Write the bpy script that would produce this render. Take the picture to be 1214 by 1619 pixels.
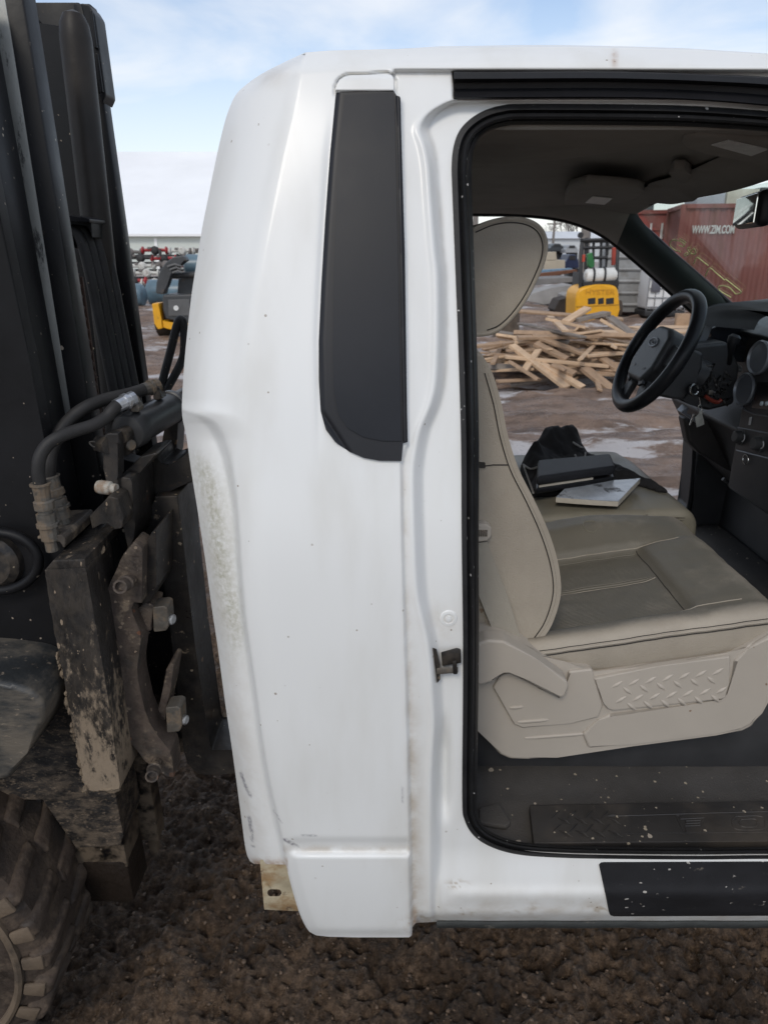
import bpy, bmesh, math, random
import numpy as np
from mathutils import Vector, Matrix, noise as mnoise
random.seed(7)
rng = np.random.default_rng(11)
for o in list(bpy.data.objects): bpy.data.objects.remove(o)
scn = bpy.context.scene
COL = scn.collection
R = math.radians

# ---------------------------------------------------------------- camera
F = 1122.0; CX = 607.0; CY = 809.5; HC = 1.65; PIT = R(20.2)
CP, SP = math.cos(PIT), math.sin(PIT)
cd = bpy.data.cameras.new('camera'); cam = bpy.data.objects.new('camera', cd); COL.objects.link(cam)
cam.location = (0, 0, HC); cam.rotation_euler = (R(90) - PIT, 0, 0)
cd.sensor_fit = 'VERTICAL'; cd.sensor_height = 36.0; cd.sensor_width = 27.0
cd.lens = F / 1619 * 36.0
cd.clip_start = 0.05; cd.clip_end = 3000
cd.dof.use_dof = True; cd.dof.focus_distance = 1.15; cd.dof.aperture_fstop = 10.0
scn.camera = cam

# ---------------------------------------------------------------- world + sun
SUN_EL, SUN_AZ = 42.0, 196.0        # azimuth clockwise from +Y: hazy light from behind the camera
w = bpy.data.worlds.new('World'); scn.world = w; w.use_nodes = True
nt = w.node_tree; N = nt.nodes; L = nt.links
for n in list(N): N.remove(n)
out = N.new('ShaderNodeOutputWorld'); bg = N.new('ShaderNodeBackground'); bg.inputs[1].default_value = 0.135
sky = N.new('ShaderNodeTexSky'); sky.sky_type = 'NISHITA'; sky.sun_disc = False
sky.sun_elevation = R(SUN_EL); sky.sun_rotation = R(SUN_AZ); sky.air_density = 1.0; sky.dust_density = 0.6; sky.ozone_density = 2.0
tc = N.new('ShaderNodeTexCoord'); mp = N.new('ShaderNodeMapping'); mp.inputs['Scale'].default_value = (1.6, 1.6, 5.5)
mp.inputs['Rotation'].default_value = (0.06, -0.10, 0.3)
n1 = N.new('ShaderNodeTexNoise'); n1.inputs['Scale'].default_value = 1.5; n1.inputs['Detail'].default_value = 7; n1.inputs['Roughness'].default_value = .52
n1.inputs['Distortion'].default_value = .5
r1 = N.new('ShaderNodeValToRGB'); r1.color_ramp.elements[0].position = .36; r1.color_ramp.elements[1].position = .68
r1.color_ramp.elements[0].color = (.04, .04, .04, 1); r1.color_ramp.elements[1].color = (.95, .95, .95, 1)
sep = N.new('ShaderNodeSeparateXYZ')
hz = N.new('ShaderNodeMapRange'); hz.inputs[1].default_value = .0; hz.inputs[2].default_value = .33; hz.inputs[3].default_value = .85; hz.inputs[4].default_value = 0.0
mx0 = N.new('ShaderNodeMath'); mx0.operation = 'MAXIMUM'
mix = N.new('ShaderNodeMixRGB'); mix.inputs[2].default_value = (6.5, 6.55, 6.65, 1)
L.new(tc.outputs['Generated'], mp.inputs[0]); L.new(mp.outputs[0], n1.inputs[0]); L.new(n1.outputs[0], r1.inputs[0])
L.new(tc.outputs['Generated'], sep.inputs[0]); L.new(sep.outputs[2], hz.inputs[0])
L.new(r1.outputs[0], mx0.inputs[0]); L.new(hz.outputs[0], mx0.inputs[1])
L.new(sky.outputs[0], mix.inputs[1]); L.new(mx0.outputs[0], mix.inputs[0]); L.new(mix.outputs[0], bg.inputs[0]); L.new(bg.outputs[0], out.inputs[0])
sd = bpy.data.lights.new('sun', 'SUN'); sd.energy = 1.1; sd.angle = R(15); sd.color = (1, .93, .82)
sun = bpy.data.objects.new('sun', sd); COL.objects.link(sun)
az = R(SUN_AZ); el = R(SUN_EL)
sdir = Vector((math.sin(az) * math.cos(el), math.cos(az) * math.cos(el), math.sin(el)))
sun.rotation_euler = sdir.to_track_quat('Z', 'Y').to_euler(); sun.location = (-5, -6, 8)
scn.view_settings.view_transform = 'Standard'; scn.view_settings.look = 'None'
scn.view_settings.exposure = 0.2; scn.view_settings.gamma = 1.0
scn.render.engine = 'CYCLES'

# ---------------------------------------------------------------- pixel <-> world
def ray(px, py):
    dx = (np.asarray(px, float) - CX) / F; dy = (CY - np.asarray(py, float)) / F
    return dx, CP + dy * SP, dy * CP - SP
def PY(px, py, Y):
    a, b, c = ray(px, py); t = Y / b
    return Vector((float(a * t), float(Y), float(HC + c * t)))
def PZ(px, py, z=0.0):
    a, b, c = ray(px, py); t = (z - HC) / c
    return Vector((float(a * t), float(b * t), float(z)))
def PPL(px, py, p0, n):
    a, b, c = ray(px, py); d = Vector((float(a), float(b), float(c))); o = Vector((0, 0, HC))
    t = (Vector(p0) - o).dot(Vector(n)) / d.dot(Vector(n))
    return o + d * t
_z = np.array([.30, .45, .60, .90, 1.10, 1.25, 1.45, 1.70, 1.85, 1.97])
_y = np.array([1.0, .965, .945, .93, .93, .94, .985, 1.06, 1.105, 1.15])
_zz = np.linspace(.3, 1.97, 200); _yy = np.interp(_zz, _z, _y)
_k = np.hanning(31); _k /= _k.sum(); _yp = np.pad(_yy, 15, mode='reflect', reflect_type='odd'); _yy = np.convolve(_yp, _k, 'valid')
def yside(z): return np.interp(z, _zz, _yy)
def PS(px, py, off=0.0):
    """pixel(s) -> point(s) on the near flank of the cab, off metres behind its skin"""
    a, b, c = ray(px, py); Y = np.full(np.shape(a), 1.0)
    for _ in range(14):
        z = HC + c * Y / b; Y = .5 * Y + .5 * (yside(z) + off)
    t = Y / b
    return np.stack([a * t, Y + 0 * a, HC + c * t], -1)
def sm(a, b, x):
    t = np.clip((np.asarray(x, float) - a) / (b - a), 0, 1); return t * t * (3 - 2 * t)

# ---------------------------------------------------------------- numpy noise
def vnoise(x, y, seed=0):
    x = np.asarray(x, float); y = np.asarray(y, float)
    xi = np.floor(x).astype(np.int64); yi = np.floor(y).astype(np.int64); xf = x - xi; yf = y - yi
    u = xf * xf * (3 - 2 * xf); v = yf * yf * (3 - 2 * yf)
    def h(i, j):
        n = (i * 374761393 + j * 668265263 + seed * 974634777) & 0xffffffff
        n = ((n ^ (n >> 13)) * 1274126177) & 0xffffffff
        return ((n ^ (n >> 16)) & 0xffff) / 65535.0
    return (h(xi, yi) * (1 - u) + h(xi + 1, yi) * u) * (1 - v) + (h(xi, yi + 1) * (1 - u) + h(xi + 1, yi + 1) * u) * v
def fbm(x, y, oct=4, seed=0):
    s = 0; a = .5; 
    for i in range(oct):
        s = s + a * vnoise(x * 2 ** i, y * 2 ** i, seed + i); a *= .5
    return s

# ---------------------------------------------------------------- materials
MATS = {}
def pm(name, col, rough=.5, metal=0., var=.12, vs=6., bump=.0, bs=150., dirt=None, dirt2=None, coat=0., spec=.5, stretch=(1, 1, 1), rvar=0., specks=(), edge=None):
    """procedural principled material: mottled base, fine relief, optional dirt = (colour, scale, threshold, softness, strength)"""
    if name in MATS: return MATS[name]
    m = bpy.data.materials.new(name); m.use_nodes = True; nt = m.node_tree; N = nt.nodes; L = nt.links
    b = N['Principled BSDF']; b.inputs['Metallic'].default_value = metal; b.inputs['Coat Weight'].default_value = coat
    b.inputs['Coat Roughness'].default_value = .12
    b.inputs['Specular IOR Level'].default_value = spec
    tc = N.new('ShaderNodeTexCoord'); mp = N.new('ShaderNodeMapping'); mp.inputs['Scale'].default_value = stretch
    L.new(tc.outputs['Object'], mp.inputs[0])
    def noise(sc, det=5, ro=.6):
        n = N.new('ShaderNodeTexNoise'); n.inputs['Scale'].default_value = sc; n.inputs['Detail'].default_value = det; n.inputs['Roughness'].default_value = ro
        L.new(mp.outputs[0], n.inputs[0]); return n
    n = noise(vs); ra = N.new('ShaderNodeValToRGB')
    ra.color_ramp.elements[0].position = .3; ra.color_ramp.elements[1].position = .72
    ra.color_ramp.elements[0].color = tuple(max(0, c * (1 - var)) for c in col) + (1,)
    ra.color_ramp.elements[1].color = tuple(min(1, c * (1 + var)) for c in col) + (1,)
    L.new(n.outputs[0], ra.inputs[0]); cur = ra.outputs[0]
    rcur = None
    rv = N.new('ShaderNodeMapRange'); rv.inputs[1].default_value = .3; rv.inputs[2].default_value = .7
    rv.inputs[3].default_value = max(.02, rough - rvar); rv.inputs[4].default_value = min(1, rough + rvar); L.new(n.outputs[0], rv.inputs[0]); rcur = rv.outputs[0]
    for d in (dirt, dirt2):
        if not d: continue
        dc, ds, th, so, st = d[:5]
        dn = noise(ds, 8, .68); dr = N.new('ShaderNodeMapRange'); dr.interpolation_type = 'SMOOTHSTEP'
        dr.inputs[1].default_value = th - so; dr.inputs[2].default_value = th + so; dr.inputs[4].default_value = st
        if len(d) > 5:                                   # mud thrown up from the ground: thicker low down
            sx_ = N.new('ShaderNodeSeparateXYZ'); L.new(tc.outputs['Object'], sx_.inputs[0]); zr = N.new('ShaderNodeMapRange'); zr.inputs[1].default_value = d[5][0]; zr.inputs[2].default_value = d[5][1]; zr.inputs[3].default_value = d[5][2]; zr.inputs[4].default_value = d[5][3]; L.new(sx_.outputs[2], zr.inputs[0])
            az_ = N.new('ShaderNodeMath'); az_.operation = 'ADD'; L.new(dn.outputs[0], az_.inputs[0]); L.new(zr.outputs[0], az_.inputs[1]); L.new(az_.outputs[0], dr.inputs[0])
        else: L.new(dn.outputs[0], dr.inputs[0])
        mx = N.new('ShaderNodeMixRGB'); mx.inputs[2].default_value = tuple(dc) + (1,); L.new(dr.outputs[0], mx.inputs[0]); L.new(cur, mx.inputs[1]); cur = mx.outputs[0]
        mr = N.new('ShaderNodeMix'); L.new(dr.outputs[0], mr.inputs[0]); L.new(rcur, mr.inputs[2]); mr.inputs[3].default_value = .85; rcur = mr.outputs[0]
    for (sc_, ss_, fr_, sz_) in specks:                      # splashed droplets: (colour, cell scale, share of cells, size)
        vm = N.new('ShaderNodeVectorMath'); vm.operation = 'ADD'; wn0 = N.new('ShaderNodeTexNoise'); wn0.inputs['Scale'].default_value = ss_ * 1.7; wn0.inputs['Detail'].default_value = 2
        L.new(tc.outputs['Object'], wn0.inputs[0]); vs_ = N.new('ShaderNodeVectorMath'); vs_.operation = 'SCALE'; vs_.inputs['Scale'].default_value = .45 / ss_; L.new(wn0.outputs['Color'], vs_.inputs[0]); L.new(mp.outputs[0], vm.inputs[0]); L.new(vs_.outputs[0], vm.inputs[1])
        vo = N.new('ShaderNodeTexVoronoi'); vo.inputs['Scale'].default_value = ss_; L.new(vm.outputs[0], vo.inputs[0])
        wn = N.new('ShaderNodeTexWhiteNoise'); L.new(vo.outputs['Position'], wn.inputs[0])
        rr = N.new('ShaderNodeMapRange'); rr.inputs[1].default_value = 1 - fr_; rr.inputs[2].default_value = 1.; rr.inputs[3].default_value = 0.; rr.inputs[4].default_value = sz_; L.new(wn.outputs[0], rr.inputs[0])
        lt = N.new('ShaderNodeMath'); lt.operation = 'LESS_THAN'; L.new(vo.outputs[0], lt.inputs[0]); L.new(rr.outputs[0], lt.inputs[1])
        mx = N.new('ShaderNodeMixRGB'); mx.inputs[2].default_value = tuple(sc_) + (1,); L.new(lt.outputs[0], mx.inputs[0]); L.new(cur, mx.inputs[1]); cur = mx.outputs[0]
    if edge:                                               # rubbed, dusty edges
        ge = N.new('ShaderNodeNewGeometry'); er = N.new('ShaderNodeMapRange'); er.inputs[1].default_value = .515; er.inputs[2].default_value = .60; er.inputs[4].default_value = edge[1]; L.new(ge.outputs['Pointiness'], er.inputs[0])
        en2 = noise(40, 4, .7).outputs[0]; e3 = N.new('ShaderNodeMapRange'); e3.inputs[1].default_value = .4; e3.inputs[2].default_value = .6; L.new(en2, e3.inputs[0])
        em_ = N.new('ShaderNodeMath'); em_.operation = 'MULTIPLY'; L.new(er.outputs[0], em_.inputs[0]); L.new(e3.outputs[0], em_.inputs[1])
        mx = N.new('ShaderNodeMixRGB'); mx.inputs[2].default_value = tuple(edge[0]) + (1,); L.new(em_.outputs[0], mx.inputs[0]); L.new(cur, mx.inputs[1]); cur = mx.outputs[0]
    L.new(cur, b.inputs['Base Color']); L.new(rcur, b.inputs['Roughness'])
    if bump:
        bn = noise(bs, 4, .6); bp = N.new('ShaderNodeBump'); bp.inputs['Strength'].default_value = bump; bp.inputs['Distance'].default_value = .004
        L.new(bn.outputs[0], bp.inputs['Height']); L.new(bp.outputs[0], b.inputs['Normal'])
    MATS[name] = m
    return m

# ---------------------------------------------------------------- object helpers
def tag(o, label, cat, group=None):
    o['label'] = label; o['category'] = cat
    if group: o['group'] = group
    return o
def thing(name, loc, label, cat, group=None):
    o = bpy.data.objects.new(name, None); COL.objects.link(o); o.location = loc; o.empty_display_size = .1
    return tag(o, label, cat, group)
def wn_mod(o):
    m = o.modifiers.new('weighted_normals', 'WEIGHTED_NORMAL'); m.keep_sharp = True; m.weight = 80; return o
def put(name, me, mat, parent=None, smooth=True):
    """link mesh whose vertices are in world coordinates"""
    if mat is not None and not me.materials: me.materials.append(mat)
    o = bpy.data.objects.new(name, me); COL.objects.link(o)
    if parent is not None:
        o.parent = parent
        if parent.type == 'EMPTY': o.location = -Vector(parent.location)
    if smooth is True:
        me.polygons.foreach_set('use_smooth', [True] * len(me.polygons)); me.update()
    return o
def mesh(verts, faces):
    me = bpy.data.meshes.new('m'); me.from_pydata([tuple(map(float, v)) for v in verts], [], [tuple(map(int, f)) for f in faces]); me.update(); return me
def from_bm(bm, sharp=35):
    bmesh.ops.recalc_face_normals(bm, faces=bm.faces)
    me = bpy.data.meshes.new('m'); bm.to_mesh(me); bm.free()
    me.polygons.foreach_set('use_smooth', [True] * len(me.polygons))
    me.set_sharp_from_angle(angle=R(sharp)); me.update(); return me
def bm_prism(bm, front, back, bevel=0, seg=2):
    n = len(front)
    a = [bm.verts.new(p) for p in front]; b = [bm.verts.new(p) for p in back]
    fs = [bm.faces.new(a), bm.faces.new(b[::-1])]
    for i in range(n): fs.append(bm.faces.new((a[i], b[i], b[(i + 1) % n], a[(i + 1) % n])))
    if bevel:
        es = list({e for f in fs for e in f.edges})
        bmesh.ops.bevel(bm, geom=es, offset=bevel, segments=seg, profile=.5, affect='EDGES', clamp_overlap=True)
def prism(name, mat, parent, poly, Y0, Y1, bevel=.003, seg=2, sharp=35):
    """outline traced on the photograph, set at its own distance Y0 and given depth to Y1"""
    bm = bmesh.new(); f = [PY(x, y, Y0) for x, y in poly]
    bm_prism(bm, f, [Vector((p.x, Y1, p.z)) for p in f], bevel, seg)
    return wn_mod(put(name, from_bm(bm, sharp), mat, parent))
def wprism(name, mat, parent, pts, vec, bevel=.003, seg=2, sharp=35):
    bm = bmesh.new(); v = Vector(vec); f = [Vector(p) for p in pts]
    bm_prism(bm, f, [p + v for p in f], bevel, seg)
    return wn_mod(put(name, from_bm(bm, sharp), mat, parent))
def bm_box(bm, c, s, rot=None, bevel=0, seg=2):
    c = Vector(c); M = rot if rot is not None else Matrix.Identity(3)
    hx, hy, hz = s[0] / 2, s[1] / 2, s[2] / 2
    f = [c + M @ Vector(q) for q in ((-hx, -hy, -hz), (hx, -hy, -hz), (hx, -hy, hz), (-hx, -hy, hz))]
    d = M @ Vector((0, 2 * hy, 0)); bm_prism(bm, f, [p + d for p in f], bevel, seg)
def box(name, mat, parent, c, s, rot=None, bevel=.004, seg=2):
    bm = bmesh.new(); bm_box(bm, c, s, rot, bevel, seg); return put(name, from_bm(bm), mat, parent)
def cr(pts, n=8):
    """Catmull-Rom through points (any dimension)"""
    P = [np.array(p, float) for p in pts]; P = [2 * P[0] - P[1]] + P + [2 * P[-1] - P[-2]]; o = []
    for i in range(1, len(P) - 2):
        for k in range(n):
            t = k / n; a, b, c, d = P[i - 1:i + 3]
            o.append(.5 * (2 * b + (c - a) * t + (2 * a - 5 * b + 4 * c - d) * t * t + (3 * b - a - 3 * c + d) * t ** 3))
    o.append(P[-2]); return o
def tube_data(pts, rad, n=10, cap=True, closed=False):
    pts = [Vector(p) for p in pts]; k = len(pts); V = []; Fc = []
    up = None
    for i, p in enumerate(pts):
        if closed: t = (pts[(i + 1) % k] - pts[i - 1])
        else: t = (pts[min(i + 1, k - 1)] - pts[max(i - 1, 0)])
        t = t.normalized() if t.length > 1e-9 else Vector((0, 0, 1))
        if up is None:
            up = t.orthogonal().normalized()
        up = (up - t * up.dot(t)).normalized(); s = t.cross(up)
        r = rad[i] if hasattr(rad, '__len__') else rad
        for j in range(n):
            a = 2 * math.pi * j / n; V.append(p + up * (r * math.cos(a)) + s * (r * math.sin(a)))
    for i in range(k if closed else k - 1):
        i2 = (i + 1) % k
        for j in range(n): Fc.append((i * n + j, i * n + (j + 1) % n, i2 * n + (j + 1) % n, i2 * n + j))
    if cap and not closed:
        Fc.append(tuple(range(n))[::-1]); Fc.append(tuple((k - 1) * n + j for j in range(n)))
    return V, Fc
def tubes(name, mat, parent, paths, rad, n=10, closed=False, sharp=40):
    V = []; Fc = []
    for i, p in enumerate(paths):
        v, f = tube_data(p, rad, n, closed=closed); b = len(V); V += v; Fc += [tuple(q + b for q in g) for g in f]
    me = mesh(V, Fc); me.polygons.foreach_set('use_smooth', [True] * len(me.polygons)); me.set_sharp_from_angle(angle=R(sharp))
    return put(name, me, mat, parent)
def tube(name, mat, parent, pts, rad, n=12, closed=False, sharp=40): return tubes(name, mat, parent, [pts], rad, n, closed, sharp)
def lathe(name, mat, parent, org, axis, prof, n=24, sharp=30):
    """prof = [(distance along axis, radius)]"""
    ax = Vector(axis).normalized(); u = ax.orthogonal().normalized(); v = ax.cross(u); o = Vector(org); V = []; Fc = []
    for (d, r) in prof:
        for j in range(n):
            a = 2 * math.pi * j / n; V.append(o + ax * d + u * (r * math.cos(a)) + v * (r * math.sin(a)))
    for i in range(len(prof) - 1):
        for j in range(n): Fc.append((i * n + j, i * n + (j + 1) % n, (i + 1) * n + (j + 1) % n, (i + 1) * n + j))
    Fc.append(tuple(range(n))[::-1]); Fc.append(tuple((len(prof) - 1) * n + j for j in range(n)))
    bm = bmesh.new(); me = mesh(V, Fc); bm.from_mesh(me); return put(name, from_bm(bm, sharp), mat, parent)
def in_poly(x, y, poly):
    p = np.array(poly, float); r = np.zeros(np.shape(x), bool); j = len(p) - 1
    for i in range(len(p)):
        xi, yi = p[i]; xj, yj = p[j]
        c = ((yi > y) != (yj > y)) & (x < (xj - xi) * (y - yi) / ((yj - yi) if yj != yi else 1e-9) + xi)
        r ^= c; j = i
    return r
def snap(x, y, polys):
    best = np.full(x.shape, 1e9); bx = x.copy(); by = y.copy()
    for poly in polys:
        p = np.array(poly, float); q = np.roll(p, -1, 0)
        for a, b in zip(p, q):
            d = b - a; L2 = d @ d + 1e-12; t = np.clip(((x - a[0]) * d[0] + (y - a[1]) * d[1]) / L2, 0, 1)
            cx = a[0] + t * d[0]; cy = a[1] + t * d[1]; dd = (cx - x) ** 2 + (cy - y) ** 2
            m = dd < best; best = np.where(m, dd, best); bx = np.where(m, cx, bx); by = np.where(m, cy, by)
    return bx, by
def hf(name, mat, parent, outer, hole, xs, ys, offf, skirt=.03, attrs=None):
    """sheet-metal skin: relief offf(px,py) behind the flank, clean-cut outline, turned edges"""
    X, Y = np.meshgrid(xs, ys); nx = len(xs); ny = len(ys)
    cxm = (X[:-1, :-1] + X[1:, 1:]) / 2; cym = (Y[:-1, :-1] + Y[1:, 1:]) / 2
    keep = in_poly(cxm, cym, outer)
    if hole: keep &= ~in_poly(cxm, cym, hole)
    cnt = np.zeros((ny, nx), int)
    for a in (0, 1):
        for b in (0, 1): cnt[a:ny - 1 + a, b:nx - 1 + b] += keep
    bnd = (cnt > 0) & (cnt < 4)
    sx, sy = snap(X[bnd], Y[bnd], [outer] + ([hole] if hole else [])); X = X.copy(); Y = Y.copy(); X[bnd] = sx; Y[bnd] = sy
    P = PS(X, Y, offf(X, Y)); idx = -np.ones((ny, nx), int); u = cnt > 0; idx[u] = np.arange(u.sum()); V = P[u]
    jj, ii = np.nonzero(keep)
    Q = np.stack([idx[jj, ii], idx[jj + 1, ii], idx[jj + 1, ii + 1], idx[jj, ii + 1]], 1)
    E = np.concatenate([Q[:, [0, 1]], Q[:, [1, 2]], Q[:, [2, 3]], Q[:, [3, 0]]]); key = np.sort(E, 1); key = key[:, 0] * (len(V) + 1) + key[:, 1]
    un, inv, ct = np.unique(key, return_inverse=True, return_counts=True); be = E[ct[inv] == 1]
    bv = np.unique(be); m1 = {v: len(V) + i for i, v in enumerate(bv)}; m2 = {v: len(V) + len(bv) + i for i, v in enumerate(bv)}
    VV = np.concatenate([V, V[bv], V[bv] + np.array([0, skirt, 0])])
    Fs = [tuple(q) for q in Q] + [(m1[b], m1[a], m2[a], m2[b]) for a, b in be]
    me = mesh(VV, Fs)
    if attrs:
        for an, fn in attrs.items():
            val = fn(X, Y)[u]; val = np.concatenate([val, val[bv], val[bv]])
            at = me.attributes.new(an, 'FLOAT', 'POINT'); at.data.foreach_set('value', val.astype(np.float32))
    return put(name, me, mat, parent)
def text_mesh(s, size, ext=.002, bold=0.):
    c = bpy.data.curves.new('t', 'FONT'); c.body = s; c.size = size; c.extrude = ext; c.offset = bold; c.align_x = 'CENTER'; c.align_y = 'CENTER'
    o = bpy.data.objects.new('t', c); COL.objects.link(o); dg = bpy.context.evaluated_depsgraph_get()
    me = bpy.data.meshes.new_from_object(o.evaluated_get(dg)); bpy.data.objects.remove(o); return me
def text(name, mat, parent, s, size, c, right, up, xs=1.0, ext=.002, bold=0.):
    me = text_mesh(s, size, ext, bold); r = Vector(right).normalized(); u = Vector(up).normalized(); n = r.cross(u); c = Vector(c)
    for v in me.vertices: v.co = c + r * (v.co.x * xs) + u * v.co.y + n * v.co.z
    me.materials.clear(); return put(name, me, mat, parent, smooth=False)

# ---------------------------------------------------------------- shared materials
def paint_white():
    m = bpy.data.materials.new('white_paint'); m.use_nodes = True; nt = m.node_tree; N = nt.nodes; L = nt.links; b = N['Principled BSDF']
    b.inputs['Roughness'].default_value = .34; b.inputs['Coat Weight'].default_value = .3; b.inputs['Coat Roughness'].default_value = .14
    tc = N.new('ShaderNodeTexCoord')
    def noise(sc, det=6, ro=.65):
        n = N.new('ShaderNodeTexNoise'); n.inputs['Scale'].default_value = sc; n.inputs['Detail'].default_value = det; n.inputs['Roughness'].default_value = ro
        L.new(tc.outputs['Object'], n.inputs[0]); return n.outputs[0]
    def ramp(v, a, bb, hi=1.):
        r = N.new('ShaderNodeMapRange'); r.interpolation_type = 'SMOOTHSTEP'; r.inputs[1].default_value = a; r.inputs[2].default_value = bb; r.inputs[4].default_value = hi; L.new(v, r.inputs[0]); return r.outputs[0]
    def mul(a, c):
        r = N.new('ShaderNodeMath'); r.operation = 'MULTIPLY'; r.use_clamp = True; L.new(a, r.inputs[0])
        if isinstance(c, float): r.inputs[1].default_value = c
        else: L.new(c, r.inputs[1])
        return r.outputs[0]
    cur = None
    def mixc(col, fac):
        nonlocal cur
        r = N.new('ShaderNodeMixRGB'); L.new(fac, r.inputs[0]); L.new(cur, r.inputs[1]); r.inputs[2].default_value = tuple(col) + (1,); cur = r.outputs[0]
    base = N.new('ShaderNodeRGB'); base.outputs[0].default_value = (.76, .765, .755, 1); cur = base.outputs[0]
    film = N.new('ShaderNodeMapping'); film.inputs['Scale'].default_value = (6, 6, 1.3); L.new(tc.outputs['Object'], film.inputs[0])
    fn = N.new('ShaderNodeTexNoise'); fn.inputs['Scale'].default_value = 2.2; fn.inputs['Detail'].default_value = 7; L.new(film.outputs[0], fn.inputs[0])
    mixc((.60, .585, .54), ramp(fn.outputs[0], .42, .8, .45))                      # thin road film, streaking down
    for an, c in (('dirt', (.36, .28, .19)), ('algae', (.25, .235, .12)), ('rust', (.30, .135, .035)), ('bare', (.17, .16, .19))):
        a = N.new('ShaderNodeAttribute'); a.attribute_name = an
        mixc(c, mul(a.outputs['Fac'], ramp(noise(140 if an == 'algae' else 22 if an != 'bare' else 160), .25, .70)))
    vo = N.new('ShaderNodeTexVoronoi'); vo.inputs['Scale'].default_value = 80; L.new(tc.outputs['Object'], vo.inputs[0])
    wn = N.new('ShaderNodeTexWhiteNoise'); L.new(vo.outputs['Position'], wn.inputs[0])
    rr = N.new('ShaderNodeMapRange'); rr.inputs[1].default_value = .84; rr.inputs[2].default_value = 1.; rr.inputs[3].default_value = 0.; rr.inputs[4].default_value = .20; L.new(wn.outputs[0], rr.inputs[0])
    lt = N.new('ShaderNodeMath'); lt.operation = 'LESS_THAN'; L.new(vo.outputs[0], lt.inputs[0]); L.new(rr.outputs[0], lt.inputs[1])
    mixc((.20, .14, .085), mul(mul(lt.outputs[0], ramp(noise(4.0, 3), .42, .6)), .8))   # chips and mud specks
    L.new(cur, b.inputs['Base Color'])
    ro = N.new('ShaderNodeMapRange'); L.new(fn.outputs[0], ro.inputs[0]); ro.inputs[3].default_value = .34; ro.inputs[4].default_value = .6; L.new(ro.outputs[0], b.inputs['Roughness'])
    bp = N.new('ShaderNodeBump'); bp.inputs['Strength'].default_value = .03; bp.inputs['Distance'].default_value = .01; L.new(noise(9, 2), bp.inputs['Height']); L.new(bp.outputs[0], b.inputs['Normal'])
    return m
M_WHITE = paint_white()
MUDC = (.20, .15, .105); MUDD = (.055, .038, .026)
M_RUB = pm('black_rubber', (.016, .016, .017), .5, specks=(((.42, .41, .40), 150, .05, .32),), spec=.28, var=.3, vs=20, bump=.12, bs=300, dirt=((.30, .28, .26), 160, .70, .02, .7))
M_RUBC = pm('clean_black_rubber', (.014, .014, .016), .38, spec=.28, var=.2, vs=30)
M_GLASSBLK = pm('black_window_applique', (.013, .0145, .019), .38, var=.2, vs=5, spec=.22, rvar=.06)
M_TRIMBLK = pm('black_window_frame', (.014, .0145, .018), .42, spec=.28, var=.15, vs=8)
M_DASH = pm('dark_dash_plastic', (.040, .040, .042), .45, spec=.5, var=.2, vs=14, bump=.15, bs=700)
M_DASHB = pm('brown_black_plastic', (.040, .035, .033), .5, spec=.45, var=.2, vs=14, bump=.15, bs=700)
M_PILLAR = pm('green_black_trim', (.030, .038, .037), .5, spec=.28, var=.15, vs=10, bump=.08, bs=800)
M_SILVER = pm('grey_bezel', (.17, .18, .20), .35, metal=.3, var=.1)
M_CHROME = pm('bright_metal', (.62, .62, .60), .25, metal=1., var=.1, vs=40)
M_LINER = pm('headliner_fabric', (.27, .25, .225), .95, var=.08, vs=10, bump=.2, bs=900)
M_LEATH = pm('beige_leather', (.36, .315, .255), .5, specks=(((.25, .18, .12), 55, .02, .3),), var=.10, vs=7, bump=.35, bs=420, dirt=((.26, .21, .155), 5.5, .62, .10, .22), rvar=.06)
M_LEATHD = pm('worn_leather', (.20, .182, .14), .46, var=.16, vs=6, bump=.25, bs=420, dirt=((.28, .25, .20), 6, .60, .09, .3), dirt2=((.13, .09, .05), 30, .70, .05, .35), rvar=.08)
M_PLAS = pm('beige_plastic', (.42, .375, .32), .55, specks=(((.22, .15, .10), 60, .02, .24),), var=.06, vs=5, bump=.12, bs=900, dirt=((.17, .11, .07), 7, .735, .03, .55), dirt2=((.25, .2, .15), 26, .74, .03, .5))
M_STITCH = pm('dark_thread', (.03, .026, .022), .8, var=.2)
M_MAT = pm('rubber_floor_mat', (.062, .058, .055), .5, specks=(((.34, .29, .22), 95, .16, .30), ((.36, .31, .25), 38, .07, .26)), var=.3, vs=5, bump=.4, bs=260, spec=.35, dirt=((.30, .26, .20), 85, .69, .02, .85), dirt2=((.10, .088, .075), 4, .60, .15, .35))
M_SILL = pm('sill_plate_plastic', (.030, .028, .027), .4, specks=(((.34, .29, .22), 95, .16, .30), ((.36, .31, .25), 38, .07, .26)), var=.25, vs=8, bump=.12, bs=400, dirt=((.30, .26, .20), 85, .685, .02, .85), dirt2=((.10, .08, .06), 5, .58, .15, .5))
M_STEP = pm('step_film', (.015, .015, .017), .6, specks=(((.38, .36, .33), 90, .14, .3), ((.30, .26, .21), 46, .12, .26)), var=.25, vs=12, bump=.25, bs=900, spec=.25, dirt=((.30, .28, .25), 60, .675, .02, .8), dirt2=((.22, .19, .15), 16, .675, .03, .6), stretch=(.8, 1, 1.2))
M_BLKM = pm('black_mast_paint', (.007, .007, .008), .42, specks=(((.30, .26, .21), 60, .06, .24), ((.24, .20, .16), 130, .07, .3)), var=.5, vs=4, bump=.12, bs=30, spec=.22, dirt=((.20, .165, .13), 85, .695, .02, .75), dirt2=((.15, .115, .082), 24, .60, .12, .9, (.26, .80, .24, -.16)), rvar=.14)
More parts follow.
